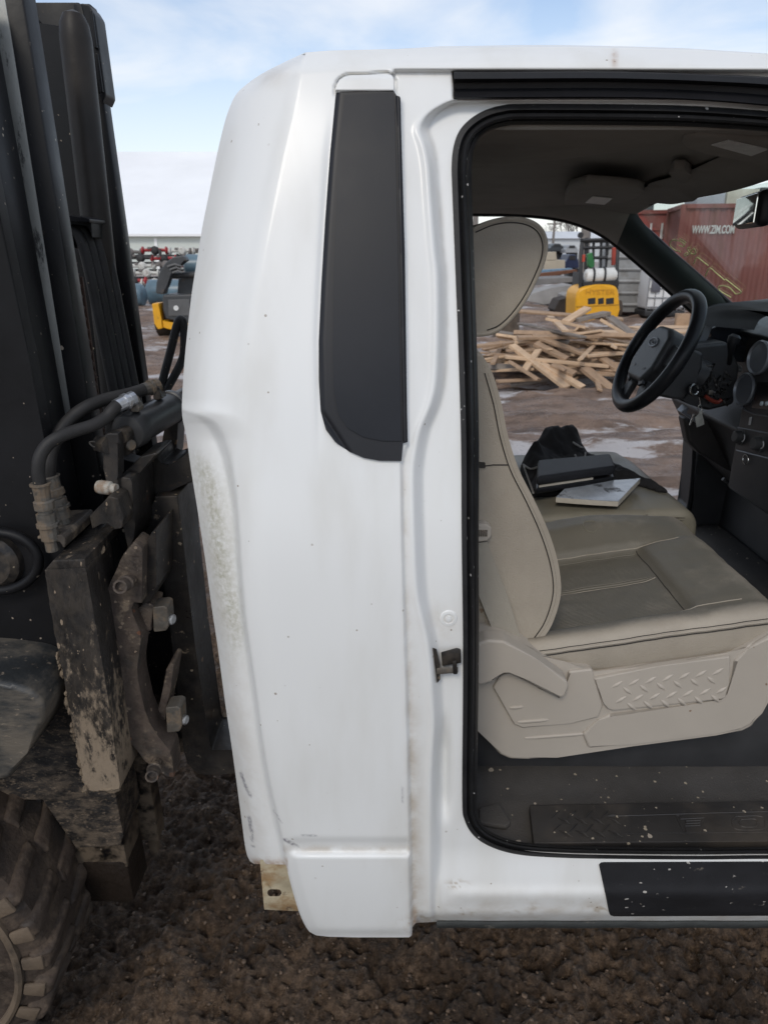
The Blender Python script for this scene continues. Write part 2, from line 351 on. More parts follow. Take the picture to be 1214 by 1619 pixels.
M_BLKC = pm('black_carriage_paint', (.020, .0185, .018), .38, specks=(((.30, .24, .17), 70, .13, .3), ((.20, .13, .08), 30, .08, .3)), var=.4, vs=9, bump=.3, bs=45, spec=.36, dirt=((.22, .17, .12), 48, .66, .025, .85), dirt2=((.10, .055, .03), 15, .655, .04, .7), rvar=.12, edge=((.21, .165, .12), 0.22))
M_MUDM = pm('mud_splashed_black', (.022, .020, .019), .5, specks=(((.26, .20, .145), 110, .16, .36),), var=.5, vs=30, bump=.6, bs=80, spec=.3, dirt=((.25, .195, .14), 34, .56, .08, .9, (.69, 1.06, .15, -.12)), dirt2=((.23, .18, .13), 120, .60, .03, .85, (.69, 1.10, .07, -.10)), stretch=(1.3, 1, .55), edge=((.21, .165, .12), 0.25))
M_MUDX = pm('caked_mud', (.19, .145, .10), .9, var=.25, vs=10, bump=.8, bs=70, dirt=((.05, .038, .03), 14, .64, .05, .6))
M_RUSTB = pm('rusty_steel', (.055, .041, .034), .7, specks=(((.22, .17, .125), 90, .22, .35), ((.13, .06, .035), 40, .2, .4)), var=.45, vs=22, bump=.6, bs=90, dirt=((.21, .165, .12), 18, .60, .05, .8), dirt2=((.03, .028, .028), 12, .58, .06, .8), edge=((.21, .165, .12), 0.40))
M_ZINC = pm('zinc_plated', (.55, .57, .60), .32, metal=.9, var=.2, vs=40, dirt=((.25, .19, .13), 40, .62, .06, .6))
M_STEELD = pm('dull_steel', (.13, .122, .11), .5, metal=.5, var=.35, vs=30, bump=.3, bs=120, dirt=((.22, .165, .115), 25, .55, .06, .8), edge=((.21, .165, .12), 0.50))
M_WORN = pm('worn_bare_rail', (.27, .275, .26), .5, metal=.2, var=.3, vs=12, bump=.2, bs=80, dirt=((.02, .02, .022), 22, .60, .04, .9), stretch=(1, 1, .35))
M_HOSE = pm('hose_rubber', (.026, .025, .025), .55, specks=(((.22, .18, .13), 150, .08, .3),), spec=.28, var=.25, vs=25, bump=.12, bs=300, dirt=((.15, .12, .09), 60, .71, .04, .6))
M_TYRE = pm('muddy_tyre', (.042, .029, .021), .75, var=.5, vs=14, bump=.9, bs=60, dirt=((.105, .075, .052), 20, .57, .10, .7), rvar=.2)
M_RIM = pm('muddy_rim', (.12, .088, .06), .72, var=.35, vs=10, bump=.6, bs=50, dirt=((.04, .03, .022), 9, .58, .08, .7))
M_CHAIN = pm('rusty_chain', (.06, .032, .022), .6, var=.4, vs=60, metal=.3)
M_WPLAST = pm('white_label', (.70, .70, .68), .5, var=.15, vs=60)

# ---------------------------------------------------------------- ground: one sheet of churned mud
def axis(lo, hi, c0, c1, fine, grow):
    a = list(np.arange(c0, c1, fine)); s = fine; x = a[-1]
    while x < hi: s = min(s * grow, 60); x += s; a.append(x)
    s = fine; x = c0; b = []
    while x > lo: s = min(s * grow, 60); x -= s; b.append(x)
    return np.array(b[::-1] + a)
gx = axis(-900, 900, -1.1, 1.0, .0065, 1.022); gy = axis(-60, 1500, .85, 2.2, .0065, 1.018)
GX, GY = np.meshgrid(gx, gy)
def ground_h(x, y):
    d = np.hypot(x, y)
    near = 1 - sm(3.0, 7.0, d)
    f1 = fbm(x * 9, y * 9, 3, 3); f2 = fbm(x * 34 + 3 * f1, y * 34, 3, 9); f3 = fbm(x * 62, y * 62, 2, 21)
    clod = (np.abs(f2 - .45) * -1 + .2) * .085 + (f1 - .45) * .085 + (f3 - .37) * .034
    roll = (fbm(x * .9, y * .9, 3, 40) - .45) * .10
    yy = y + .35 * (fbm(x * .35, y * .2, 3, 55) - .45) * 4
    rut = (fbm(x * .5, yy * 2.6, 4, 60) - .46) * .42 + (vnoise(x * 4, yy * 9, 66) - .5) * .04 + (vnoise(x * 11, yy * 19, 67) - .5) * .02
    far = (1 - sm(26, 60, d))
    return near * (clod + roll * .4) + (1 - near) * far * (rut + roll) - .02
GZ = ground_h(GX, GY)
ny, nx = GX.shape
ii = np.arange(ny * nx).reshape(ny, nx)
gq = np.stack([ii[:-1, :-1], ii[:-1, 1:], ii[1:, 1:], ii[1:, :-1]], -1).reshape(-1, 4)
gm = bpy.data.meshes.new('ground'); gm.vertices.add(ny * nx); gm.vertices.foreach_set('co', np.stack([GX, GY, GZ], -1).astype(np.float32).ravel())
gm.loops.add(gq.size); gm.loops.foreach_set('vertex_index', gq.ravel().astype(np.int32)); gm.polygons.add(len(gq))
gm.polygons.foreach_set('loop_start', np.arange(0, gq.size, 4, dtype=np.int32)); gm.update(calc_edges=True)
wet = np.clip(-(GZ + .02) * 6 + .34 + (fbm(GX * .7, GY * 3.4, 4, 77) - .45) * 2.6, 0, 1) * sm(3.2, 5.0, np.hypot(GX, GY))
at = gm.attributes.new('low', 'FLOAT', 'POINT'); at.data.foreach_set('value', wet.astype(np.float32).ravel())
def mud_mat():
    m = bpy.data.materials.new('wet_mud'); m.use_nodes = True; nt = m.node_tree; N = nt.nodes; L = nt.links; b = N['Principled BSDF']
    tc = N.new('ShaderNodeTexCoord')
    def noise(sc, det=6, ro=.62, st=None):
        n = N.new('ShaderNodeTexNoise'); n.inputs['Scale'].default_value = sc; n.inputs['Detail'].default_value = det; n.inputs['Roughness'].default_value = ro
        if st:
            mp = N.new('ShaderNodeMapping'); mp.inputs['Scale'].default_value = st; L.new(tc.outputs['Object'], mp.inputs[0]); L.new(mp.outputs[0], n.inputs[0])
        else: L.new(tc.outputs['Object'], n.inputs[0])
        return n.outputs[0]
    r = N.new('ShaderNodeValToRGB'); e = r.color_ramp.elements; e[0].position = .32; e[0].color = (.024, .0155, .010, 1); e[1].position = .72; e[1].color = (.30, .205, .135, 1)
    k = r.color_ramp.elements.new(.5); k.color = (.085, .056, .036, 1)
    nb = noise(3.2, 4, .6); nbm = N.new('ShaderNodeMapRange'); nbm.inputs[1].default_value = .3; nbm.inputs[2].default_value = .7; nbm.inputs[3].default_value = -.10; nbm.inputs[4].default_value = .12; L.new(nb, nbm.inputs[0])
    na = N.new('ShaderNodeMath'); na.operation = 'ADD'; L.new(noise(45, 10, .78), na.inputs[0]); L.new(nbm.outputs[0], na.inputs[1]); L.new(na.outputs[0], r.inputs[0])
    r2 = N.new('ShaderNodeValToRGB'); r2.color_ramp.elements[0].color = (.075, .046, .031, 1); r2.color_ramp.elements[1].color = (.30, .205, .15, 1); r2.color_ramp.elements[0].position = .35; r2.color_ramp.elements[1].position = .65
    L.new(noise(2.6, 10, .72, (.45, 1.9, 1)), r2.inputs[0])
    # drier, trodden yard further off
    ge = N.new('ShaderNodeVectorMath'); ge.operation = 'LENGTH'; L.new(tc.outputs['Object'], ge.inputs[0])
    fr = N.new('ShaderNodeMapRange'); fr.inputs[1].default_value = 2.6; fr.inputs[2].default_value = 5.0; L.new(ge.outputs['Value'], fr.inputs[0])
    mx = N.new('ShaderNodeMixRGB'); L.new(fr.outputs[0], mx.inputs[0]); L.new(r.outputs[0], mx.inputs[1]); L.new(r2.outputs[0], mx.inputs[2])
    at = N.new('ShaderNodeAttribute'); at.attribute_name = 'low'
    ad = N.new('ShaderNodeMath'); ad.operation = 'ADD'; L.new(at.outputs['Fac'], ad.inputs[0])
    sn = N.new('ShaderNodeMapRange'); sn.inputs[1].default_value = .3; sn.inputs[2].default_value = .7; sn.inputs[3].default_value = -.42; sn.inputs[4].default_value = .42; L.new(noise(6.5, 10, .75, (.5, 1.8, 1)), sn.inputs[0])
    L.new(sn.outputs[0], ad.inputs[1])
    sn2 = N.new('ShaderNodeMapRange'); sn2.interpolation_type = 'SMOOTHSTEP'; sn2.inputs[1].default_value = .50; sn2.inputs[2].default_value = .86; L.new(ad.outputs[0], sn2.inputs[0])
    ms = N.new('ShaderNodeMixRGB'); L.new(sn2.outputs[0], ms.inputs[0]); L.new(mx.outputs[0], ms.inputs[1]); ms.inputs[2].default_value = (.50, .475, .47, 1)   # trampled snow lying in the ruts
    L.new(ms.outputs[0], b.inputs['Base Color'])
    ro = N.new('ShaderNodeMapRange'); ro.inputs[1].default_value = .35; ro.inputs[2].default_value = .65; ro.inputs[3].default_value = .20; ro.inputs[4].default_value = .7; L.new(noise(14, 5), ro.inputs[0]); L.new(ro.outputs[0], b.inputs['Roughness'])
    bp = N.new('ShaderNodeBump'); bp.inputs['Strength'].default_value = 1.0; bp.inputs['Distance'].default_value = .016; L.new(noise(120, 7, .75), bp.inputs['Height']); L.new(bp.outputs[0], b.inputs['Normal'])
    return m
gm.materials.append(mud_mat()); gm.polygons.foreach_set('use_smooth', [True] * len(gm.polygons))
ground = bpy.data.objects.new('ground', gm); COL.objects.link(ground); ground['kind'] = 'structure'

# loose crumbs of earth on the near mud
Vp = []; Fp = []
ico = bmesh.new(); bmesh.ops.create_icosphere(ico, subdivisions=1, radius=1); iv = np.array([v.co[:] for v in ico.verts]); ifc = [tuple(v.index for v in f.verts) for f in ico.faces]; ico.free()
npb = 5200; pxs = rng.uniform(-1.15, 1.05, npb); pys = .85 + rng.random(npb) ** 1.2 * 1.5; pr = .0016 + .0055 * rng.random(npb) ** 3.5; pzs = ground_h(pxs, pys)
for i in range(npb):
    q = iv * (1 + rng.normal(0, .22, (12, 1))) * pr[i] * np.array([1, 1, .75]) + np.array([pxs[i], pys[i], pzs[i] + pr[i] * .25]); b = len(Vp); Vp.extend(q.tolist()); Fp.extend([(f[0] + b, f[1] + b, f[2] + b) for f in ifc])
crumbs = put('earth_crumbs', mesh(Vp, Fp), pm('earth_crumb', (.11, .074, .048), .6, var=.6, vs=35, bump=.4, bs=200, rvar=.2), None); crumbs['kind'] = 'stuff'; tag(crumbs, 'loose crumbs of brown earth scattered over the near mud', 'earth')

# ================================================================ TRUCK CAB
cab = thing('truck_cab', (.45, 1.85, .47), 'white pickup truck cab without doors, lifted on forklift forks, open doorway in front', 'truck cab')
XSIL_Y = [83, 103, 119, 135, 147, 163, 185, 215, 260, 310, 360, 410, 460, 510, 560, 600, 640, 662, 690, 740, 790, 840, 900, 960, 1020, 1080, 1130, 1170, 1220, 1280, 1310, 1340, 1358, 1366]
XSIL_X = [482, 440, 410, 388, 375, 366, 358, 350, 340, 330, 320, 312, 304, 298, 293, 290, 288, 289, 295, 302, 310, 318, 327, 335, 344, 352, 359, 365, 372, 380, 384, 388, 393, 400]
EY = [636, 645, 650, 655, 661, 670, 685, 705, 760, 820, 900, 970, 1030, 1100, 1170, 1230, 1290, 1335, 1370, 1410, 1450, 1480]
EX = [284, 292, 308, 326, 340, 350, 358, 363, 371, 376, 381, 387, 395, 405, 414, 424, 437, 447, 453, 463, 476, 492]
RY = [155, 162, 170, 178, 190, 206, 230, 261, 317, 396, 435, 520, 600, 640, 680, 720, 760, 850, 930, 975, 1010, 1060, 1110, 1150, 1200, 1260, 1500]
RX = [735, 715, 699, 687, 676, 671, 679, 685, 689, 695, 699, 700, 697, 689, 673, 665, 662, 664, 668, 676, 684, 690, 693, 695, 692, 690, 690]
def curve_s(ys, xs):
    a = np.array(cr(list(zip(ys, xs)), 6)); return lambda y: np.interp(y, a[:, 0], a[:, 1])
fsil = curve_s(XSIL_Y, XSIL_X); fE = curve_s(EY, EX); fR = curve_s(RY, RX)
def fseam(y): return np.interp(y, [100, 146, 160, 400, 650, 700, 731, 900, 1100, 1330, 1480], [622, 622, 634, 640, 644, 644, 634, 637, 643, 648, 651])
def fcre(y): return np.interp(y, [83, 180, 250, 330, 400, 500, 600, 640], [482, 466, 450, 433, 419, 402, 391, 388])
def seg(x, y, pts, w):
    best = np.full(x.shape, 1e9)
    for (ax, ay), (bx, by) in zip(pts[:-1], pts[1:]):
        d = np.array([bx - ax, by - ay]); t = np.clip(((x - ax) * d[0] + (y - ay) * d[1]) / (d @ d), 0, 1)
        best = np.minimum(best, np.hypot(x - ax - t * d[0], y - ay - t * d[1]))
    return 1 - sm(w * .5, w * 1.6, best)
def cab_off(x, y):
    x = np.asarray(x, float); y = np.asarray(y, float)
    xs = fsil(y); xc = fcre(y); E = fE(y); rr = fR(y); se = fseam(y)
    low = sm(630, 700, y)
    s = np.clip((xc - x) / np.maximum(xc - xs, 1), 0, 1.05)
    o_up = .016 * s * sm(0, .25, s) + .012 * s + .055 * s ** 4
    wE = np.interp(y, [640, 665, 720, 800, 1480], [26, 30, 17, 8, 6])
    s2 = np.clip((E + 46 - x) / 46, 0, 1); step = 1 - sm(E - wE, E + 2, x)
    s3 = np.clip((E - x) / np.maximum(E - xs, 1), 0, 1.05)
    o_lo = .014 * s2 ** 2 + .026 * step * sm(640, 672, y) + .045 * s3 ** 3 * step
    flr = .006 * np.exp(-((x - (fsil(y) + 20)) / 9.) ** 2) * sm(700, 760, y) * (1 - sm(1150, 1250, y))
    o = o_up * (1 - low) + o_lo * low - flr * 0
    # roof edge rolls over
    rt = np.interp(x, [482, 520, 600, 830, 1000, 1214, 1560], [83, 80, 78, 74, 76, 86, 110]); q = np.clip((rt + 34 - y) / 34, 0, 1)
    o = o + .035 * q ** 2
    # door jamb: first step at the panel seam, then the recessed pillar face
    j1 = sm(se - 1.5, se + 3, x) * sm(108, 115, y)
    j1b = sm(fseam(y) - 30, fseam(y) + 4, x)
    o = o + .009 * j1
    j2 = sm(rr - 9, rr + 9, x) * sm(150, 166, y)
    o = o + .021 * j2
    o = o - .003 * np.exp(-((x - rr + 12) / 5.) ** 2) * j1 * sm(170, 240, y)
    o = o + .016 * np.exp(-((x - 702) / 9.) ** 2) * sm(1120, 1190, y) * (1 - sm(1255, 1310, y))
    # sill: comes out to the rocker, rolls under
    si = sm(1335, 1432, y) * sm(686, 700, x)
    o = o - .022 * si + .030 * sm(1436, 1462, y) ** 2 * sm(655, 665, x)
    o = o - .004 * np.exp(-((y - 1415) / 12.) ** 2) * sm(700, 730, x)
    o = o + .018 * sm(714, 718, x) * sm(111, 115, y) * (1 - sm(153, 158, y))
    # pressed body line low on the corner panel
    bl = sm(E + 4, E + 20, x) * (1 - sm(se - 4, se, x))
    o = o + bl * (.007 * sm(1321, 1340, y) - .010 * sm(1343, 1357, y))
    o = o + .006 * sm(1462, 1481, y) ** 2 * (x < 655)
    # shallow seat for the quarter window
    o = o + .0022 * np.exp(-((y - 470 - 0 * x) / 230.) ** 6) * (np.exp(-((x - np.interp(y, [147, 240, 350, 450, 540, 650], [531, 522, 514, 508, 504, 506]) + 2) / 5.) ** 2))
    o = o + .007 * seg(x, y, [(529, 148), (531, 136), (535, 126), (545, 119.5), (560, 117.5), (613, 115.5), (621, 118), (624, 126), (624, 144)], 1.6)
    # oil-canning of the thin sheet
    o = o + .0016 * (fbm(x / 170, y / 210, 2, 5) - .4)
    return o
SEAL = [(1560, 1362), (1400, 1361), (1214, 1359), (1106, 1360), (980, 1359), (886, 1357), (820, 1352), (777, 1340), (749, 1322), (734, 1297), (730, 1262), (731, 1100), (731, 1000), (729, 850), (728, 700), (724, 560), (719, 430), (714, 300), (713, 262), (716, 232), (725, 207), (742, 188), (765, 174), (792, 166), (830, 163), (1000, 164), (1100, 167), (1214, 175), (1400, 192), (1520, 206), (1556, 225), (1566, 300), (1570, 700), (1572, 1200), (1570, 1345)]
seal = np.array(cr(SEAL, 6))
dt = np.gradient(seal, axis=0); dt /= np.linalg.norm(dt, axis=1)[:, None] + 1e-9
nrm = np.stack([-dt[:, 1], dt[:, 0]], 1)
if np.mean((np.array([1100, 760]) - seal) * nrm) < 0: nrm = -nrm
ctr = np.array([1120., 760.]); flip = ((ctr - seal) * nrm).sum(1) < 0; nrm[flip] *= -1
wid = np.interp(np.arange(len(seal)) / 6., [0, 4, 6, 8, 10, 12, 14, 18, 20, 25, 34], [20, 20, 21, 22, 24, 26, 29, 33, 34, 35, 28])
HOLE = [tuple(p) for p in (seal + nrm * 6)]
right = [(1640, 1457), (1640, 118)]
sil = [(fsil(y), y) for y in np.linspace(83, 1362, 150)]
OUT = [(1640, 120), (1400, 97), (1214, 86), (1100, 79), (1000, 76), (900, 74), (830, 74), (700, 76), (600, 78), (520, 80)] + sil + [(402, 1366), (452, 1367)] \
    + [(fE(y), y) for y in np.linspace(1372, 1466, 14)] + [(489, 1473), (500, 1479), (520, 1481), (560, 1482), (647, 1482), (651, 1479), (652, 1466), (657, 1459), (700, 1457), (1214, 1458), (1640, 1458)]
xs = np.concatenate([np.arange(285, 735, 2.6), np.arange(735, 1240, 5.), np.arange(1240, 1645, 20.)])
ys = np.arange(71, 1486, 2.9)
def a_dirt(x, y):
    se = fseam(y)
    d = .42 * np.exp(-((x - se - 9) / 12.) ** 2) * sm(800, 1350, y) + .35 * np.exp(-((x - se - 4) / 5.) ** 2) * sm(700, 760, y)
    d += .5 * sm(1380, 1460, y) * sm(655, 700, x) * fbm(x / 30, y / 12, 3, 4) * 1.4
    d += .55 * np.exp(-((y - 1343) / 6.) ** 2) * (x < se) * (x > fE(y))
    for cx_, cy_, ax, ay in ((722, 1398, 16, 6), (812, 1441, 18, 5), (735, 1443, 14, 4), (945, 1437, 18, 5), (838, 1436, 9, 9), (640, 1462, 12, 8), (668, 1452, 16, 9)):
        d += 1.0 * np.exp(-(((x - cx_) / ax) ** 2 + ((y - cy_) / ay) ** 2)) * (fbm(x / 9, y / 4, 3, 8) > .42)
    d += .35 * np.exp(-(((x - 700) / 25) ** 2 + ((y - 985) / 35) ** 2)) + .30 * np.exp(-(((x - 430) / 30) ** 2 + ((y - 120) / 20) ** 2))
    d += .5 * np.exp(-((x - fR(y) - 6) / 5.) ** 2) * sm(180, 220, y) * (1 - sm(600, 680, y)) * .5
    d += .45 * np.exp(-((y - 117) / 4.) ** 2) * (x > 622) * (x < 730) + .5 * np.exp(-((x - fsil(y) - 18) / 22.) ** 2) * sm(660, 760, y) * .5
    return np.clip(d, 0, 1)
def a_algae(x, y):
    e = fE(y); m = (x < e - 2) * sm(690, 760, y) * (1 - sm(960, 1080, y))
    st = np.exp(-((x - np.interp(y, [700, 780, 900, 1000], [306, 335, 352, 372])) / 15.) ** 2)
    return np.clip(m * (st * .50 + .12) * (.35 + 1.3 * fbm(x / 5, y / 9, 3, 14)), 0, 1)
def a_rust(x, y):
    d = .8 * np.exp(-(((x - 971) / 5) ** 2 + ((y - 92) / 14) ** 2)) + .9 * sm(1352, 1366, y) * (x < 455) + .7 * np.exp(-(((x - 660) / 9) ** 2 + ((y - 1460) / 6) ** 2))
    d += .55 * np.exp(-(((x - 655) / 4) ** 2)) * sm(1380, 1470, y) + .5 * np.exp(-(((x - 646) / 5) ** 2 + ((y - 1472) / 8) ** 2))
    return np.clip(d, 0, 1)
def a_bare(x, y):
    d = seg(x, y, [(450, 1327), (460, 1333), (470, 1338)], 2.2) + seg(x, y, [(478, 1322), (500, 1322)], 1.2) + seg(x, y, [(381, 1222), (388, 1242), (396, 1258)], 2.0)
    d += seg(x, y, [(394, 1292), (398, 1315), (400, 1338)], 2.4) * (fbm(x / 4, y / 6, 2, 3) > .34) + .7 * seg(x, y, [(637, 1245), (637, 1268)], 1.2) + .6 * seg(x, y, [(432, 1280), (446, 1302)], 1.0)
    return np.clip(d, 0, 1)
side = hf('side_panel', M_WHITE, cab, OUT, HOLE, xs, ys, cab_off, .010, dict(dirt=a_dirt, algae=a_algae, rust=a_rust, bare=a_bare))
side['label'] = 'white corner panel and door jamb with mud specks and green algae'
# rear wall, roof, floor pan and far flank close the box
def lay(pxy, offs): return [Vector(PS(x, y, o)) for (x, y), o in zip(pxy, offs)]
sl = [(float(fsil(y)), y) for y in np.linspace(104, 1362, 60)]
sp = [Vector(PS(x + .6, y, float(cab_off(x, y)))) for x, y in sl]
V = []; Fc = []
cols = [None, 1.30, 2.42, 2.74]
for p in sp:
    for c in cols: V.append((p.x + (0 if c is None else 0), (p.y + .004) if c is None else c, p.z))
win = []
for i in range(len(sp) - 1):
    for c in range(3):
        zc = (sp[i].z + sp[i + 1].z) / 2
        if c == 1 and 1.36 < zc < 1.76: win.append(i); continue
        Fc.append((i * 4 + c, i * 4 + c + 1, (i + 1) * 4 + c + 1, (i + 1) * 4 + c))
rw = put('rear_wall', mesh(V, Fc), M_WHITE, cab)
m = rw.modifiers.new('thick', 'SOLIDIFY'); m.thickness = .03; m.offset = -1
M_GLASS = bpy.data.materials.new('window_glass'); M_GLASS.use_nodes = True
_n = M_GLASS.node_tree; _b = _n.nodes['Principled BSDF']; _b.inputs['Base Color'].default_value = (.86, .93, .91, 1); _b.inputs['Transmission Weight'].default_value = 1; _b.inputs['Roughness'].default_value = 0.02; _b.inputs['IOR'].default_value = 1.45
_t = _n.nodes.new('ShaderNodeBsdfTransparent'); _t.inputs[0].default_value = (.93, .965, .955, 1); _g = _n.nodes.new('ShaderNodeBsdfGlossy'); _g.inputs['Roughness'].default_value = .03
_nn = _n.nodes.new('ShaderNodeTexNoise'); _nn.inputs['Scale'].default_value = 3; _nn.inputs['Detail'].default_value = 8
_d = _n.nodes.new('ShaderNodeBsdfDiffuse'); _d.inputs[0].default_value = (.55, .6, .58, 1)
_mr = _n.nodes.new('ShaderNodeMapRange'); _mr.inputs[1].default_value = .3; _mr.inputs[2].default_value = .8; _mr.inputs[3].default_value = .01; _mr.inputs[4].default_value = .07
_n.links.new(_nn.outputs[0], _mr.inputs[0]); _m1 = _n.nodes.new('ShaderNodeMixShader'); _n.links.new(_mr.outputs[0], _m1.inputs[0]); _n.links.new(_t.outputs[0], _m1.inputs[1]); _n.links.new(_d.outputs[0], _m1.inputs[2])
_lw = _n.nodes.new('ShaderNodeLayerWeight'); _pw = _n.nodes.new('ShaderNodeMath'); _pw.operation = 'POWER'; _pw.inputs[1].default_value = 5.0; _n.links.new(_lw.outputs['Facing'], _pw.inputs[0]); _fr = _n.nodes.new('ShaderNodeMath'); _fr.operation = 'MULTIPLY_ADD'; _fr.inputs[1].default_value = .5; _fr.inputs[2].default_value = .02; _n.links.new(_pw.outputs[0], _fr.inputs[0]); _m2 = _n.nodes.new('ShaderNodeMixShader'); _n.links.new(_fr.outputs[0], _m2.inputs[0]); _n.links.new(_m1.outputs[0], _m2.inputs[1]); _n.links.new(_g.outputs[0], _m2.inputs[2])
_n.links.new(_m2.outputs[0], _n.nodes['Material Output'].inputs[0])
wa, wb = sp[win[0]], sp[win[-1] + 1]
wprism('rear_window', M_GLASS, cab, [(wa.x + .012, 1.30, wa.z), (wa.x + .012, 2.42, wa.z), (wb.x + .012, 2.42, wb.z), (wb.x + .012, 1.30, wb.z)], (.006, 0, 0), 0)
# roof skin, crowned
tp = np.array([(1640, 120), (1400, 97), (1214, 86), (1100, 79), (1000, 76), (900, 74), (830, 74), (700, 76), (600, 78), (520, 80), (496, 82), (482, 83.5), (472, 87.5), (460, 93), (448, 99), (436, 105.5)], float)
te = np.array([Vector(PS(x, y + 1.2, float(cab_off(x, y)))) for x, y in tp])
V = []; Fc = []; nu = 24; y1 = 2.56
for ri_, p in enumerate(te):
    for k in range(nu + 1):
        t = k / nu; V.append((p[0], p[1] + (y1 - p[1]) * t, p[2] + .05 * (4 * t * (1 - t)) ** .6 * min(1, max(0, len(te) - 4 - ri_) / 5)))
for i in range(len(te) - 1):
    for k in range(nu): Fc.append((i * (nu + 1) + k, i * (nu + 1) + k + 1, (i + 1) * (nu + 1) + k + 1, (i + 1) * (nu + 1) + k))
put('roof', mesh(V, Fc), M_WHITE, cab)
XR = float(te[0][0])
box('floor_pan', M_DASH, cab, (.66, 1.87, .53), (1.36, 1.74, .06))
# far flank: rear corner + door post, roof rail, sill
wprism('far_corner_panel', M_WHITE, cab, [(-.24, 2.66, .52), (.22, 2.66, .52), (.24, 2.66, 1.30), (.20, 2.60, 1.80), (-.10, 2.60, 1.80), (-.25, 2.66, 1.36)], (0, .09, 0), .008)
box('far_sill', M_WHITE, cab, (.78, 2.70, .55), (1.12, .12, .12))
# quarter window
QO = [(531, 147), (622, 143), (627, 151), (633, 153), (634, 200), (640, 400), (643.5, 650), (644.5, 699), (637, 701), (634.5, 729), (600, 728.5), (575, 724), (552, 714), (530, 699), (515, 679), (507, 650), (504, 600), (504, 540), (508, 450), (514, 350), (522, 240)]
QI = [(545, 150), (621, 146), (624, 170), (629, 400), (633, 640), (634, 697), (605, 697), (575, 691), (550, 677), (535, 655), (528, 620), (526, 560), (527, 435), (533, 277), (539, 200)]
qw = hf('quarter_window', M_TRIMBLK, cab, QO, None, np.arange(502, 648, 2.5), np.arange(141, 733, 2.9), lambda x, y: -.0045 + .004 * np.clip(1 - np.minimum(np.abs(x - np.interp(y, [147, 240, 350, 450, 540, 650, 730], [531, 522, 514, 508, 504, 507, 560])), 9) / 9, 0, 1) ** 2, .012)
qw['label'] = 'black fixed quarter window panel'
hf('pane', M_GLASSBLK, qw, QI, None, np.arange(524, 637, 2.5), np.arange(144, 701, 2.9), lambda x, y: -.0072 + 0 * x, .004)
hf('edge_seal', M_RUBC, qw, [(625, 151), (632, 154), (633.5, 200), (639.5, 400), (643, 650), (644, 698), (637, 698), (632, 400), (628, 200)], None, np.arange(623, 647, 2.), np.arange(149, 701, 3.), lambda x, y: -.006 - .003 * np.sin(np.clip((x - np.interp(y, [151, 698], [626, 637])) / 7, 0, 1) * 3.14159), .006)
wc = hf('window_cap', M_WHITE, cab, [(530, 146), (532, 137), (536, 127), (545, 121), (560, 119), (612, 117), (619, 119), (622, 125), (622, 143), (590, 144)], None, np.arange(528, 625, 2.), np.arange(115, 149, 1.5), lambda x, y: -.007 + .006 * np.clip((126 - y) / 9, 0, 1) ** 2 + .004 * np.clip((y - 141) / 4, 0, 1) ** 2, .014)
# drip moulding above the doorway
st = np.array(cr([(717, 113, 157), (800, 113, 156), (944, 112, 155.5), (1050, 114.5, 157), (1130, 117.5, 161), (1214, 121.5, 168), (1400, 137, 186), (1560, 150, 198)], 8))
prof = [(0, .012), (.0, .000), (.05, -.004), (.26, -.002), (.34, .004), (.40, .016), (.62, .020), (.80, .014), (.94, .006), (1.0, .010), (1.0, .03)]
V = []; Fc = []; k = len(prof)
for x_, a_, b_ in st:
    for t_, o_ in prof: V.append(PS(x_, a_ + (b_ - a_) * t_, o_ + .001))
for i in range(len(st) - 1):
    for j in range(k - 1): Fc.append((i * k + j, i * k + j + 1, (i + 1) * k + j + 1, (i + 1) * k + j))
Fc.append(tuple(range(k))); dm = put('drip_moulding', mesh(V, Fc), M_RUBC, cab); dm.data.set_sharp_from_angle(angle=R(40))
# doorway weatherstrip, lofted along the traced opening
prof = [(0, .040), (.0, .026), (.05, .020), (.30, .018), (.36, .024), (.42, .027), (.47, .023), (.60, .019), (.70, .022), (.76, .031), (.82, .030), (.93, .036), (1.0, .052), (1.0, .085)]
k = len(prof); V = []; Fc = []
for q, n_, w_ in zip(seal, nrm, wid):
    pp = [(q + n_ * (w_ * t_)) for t_, _ in prof]
    bse = .006 if q[1] > 1330 else 0
    for (x_, y_), (t_, o_) in zip(pp, prof): V.append(PS(x_, y_, o_ + .006))
for i in range(len(seal) - 1):
    for j in range(k - 1): Fc.append((i * k + j, i * k + j + 1, (i + 1) * k + j + 1, (i + 1) * k + j))
ws = put('door_weatherstrip', mesh(V, Fc), M_RUB, cab); ws.data.set_sharp_from_angle(angle=R(38))
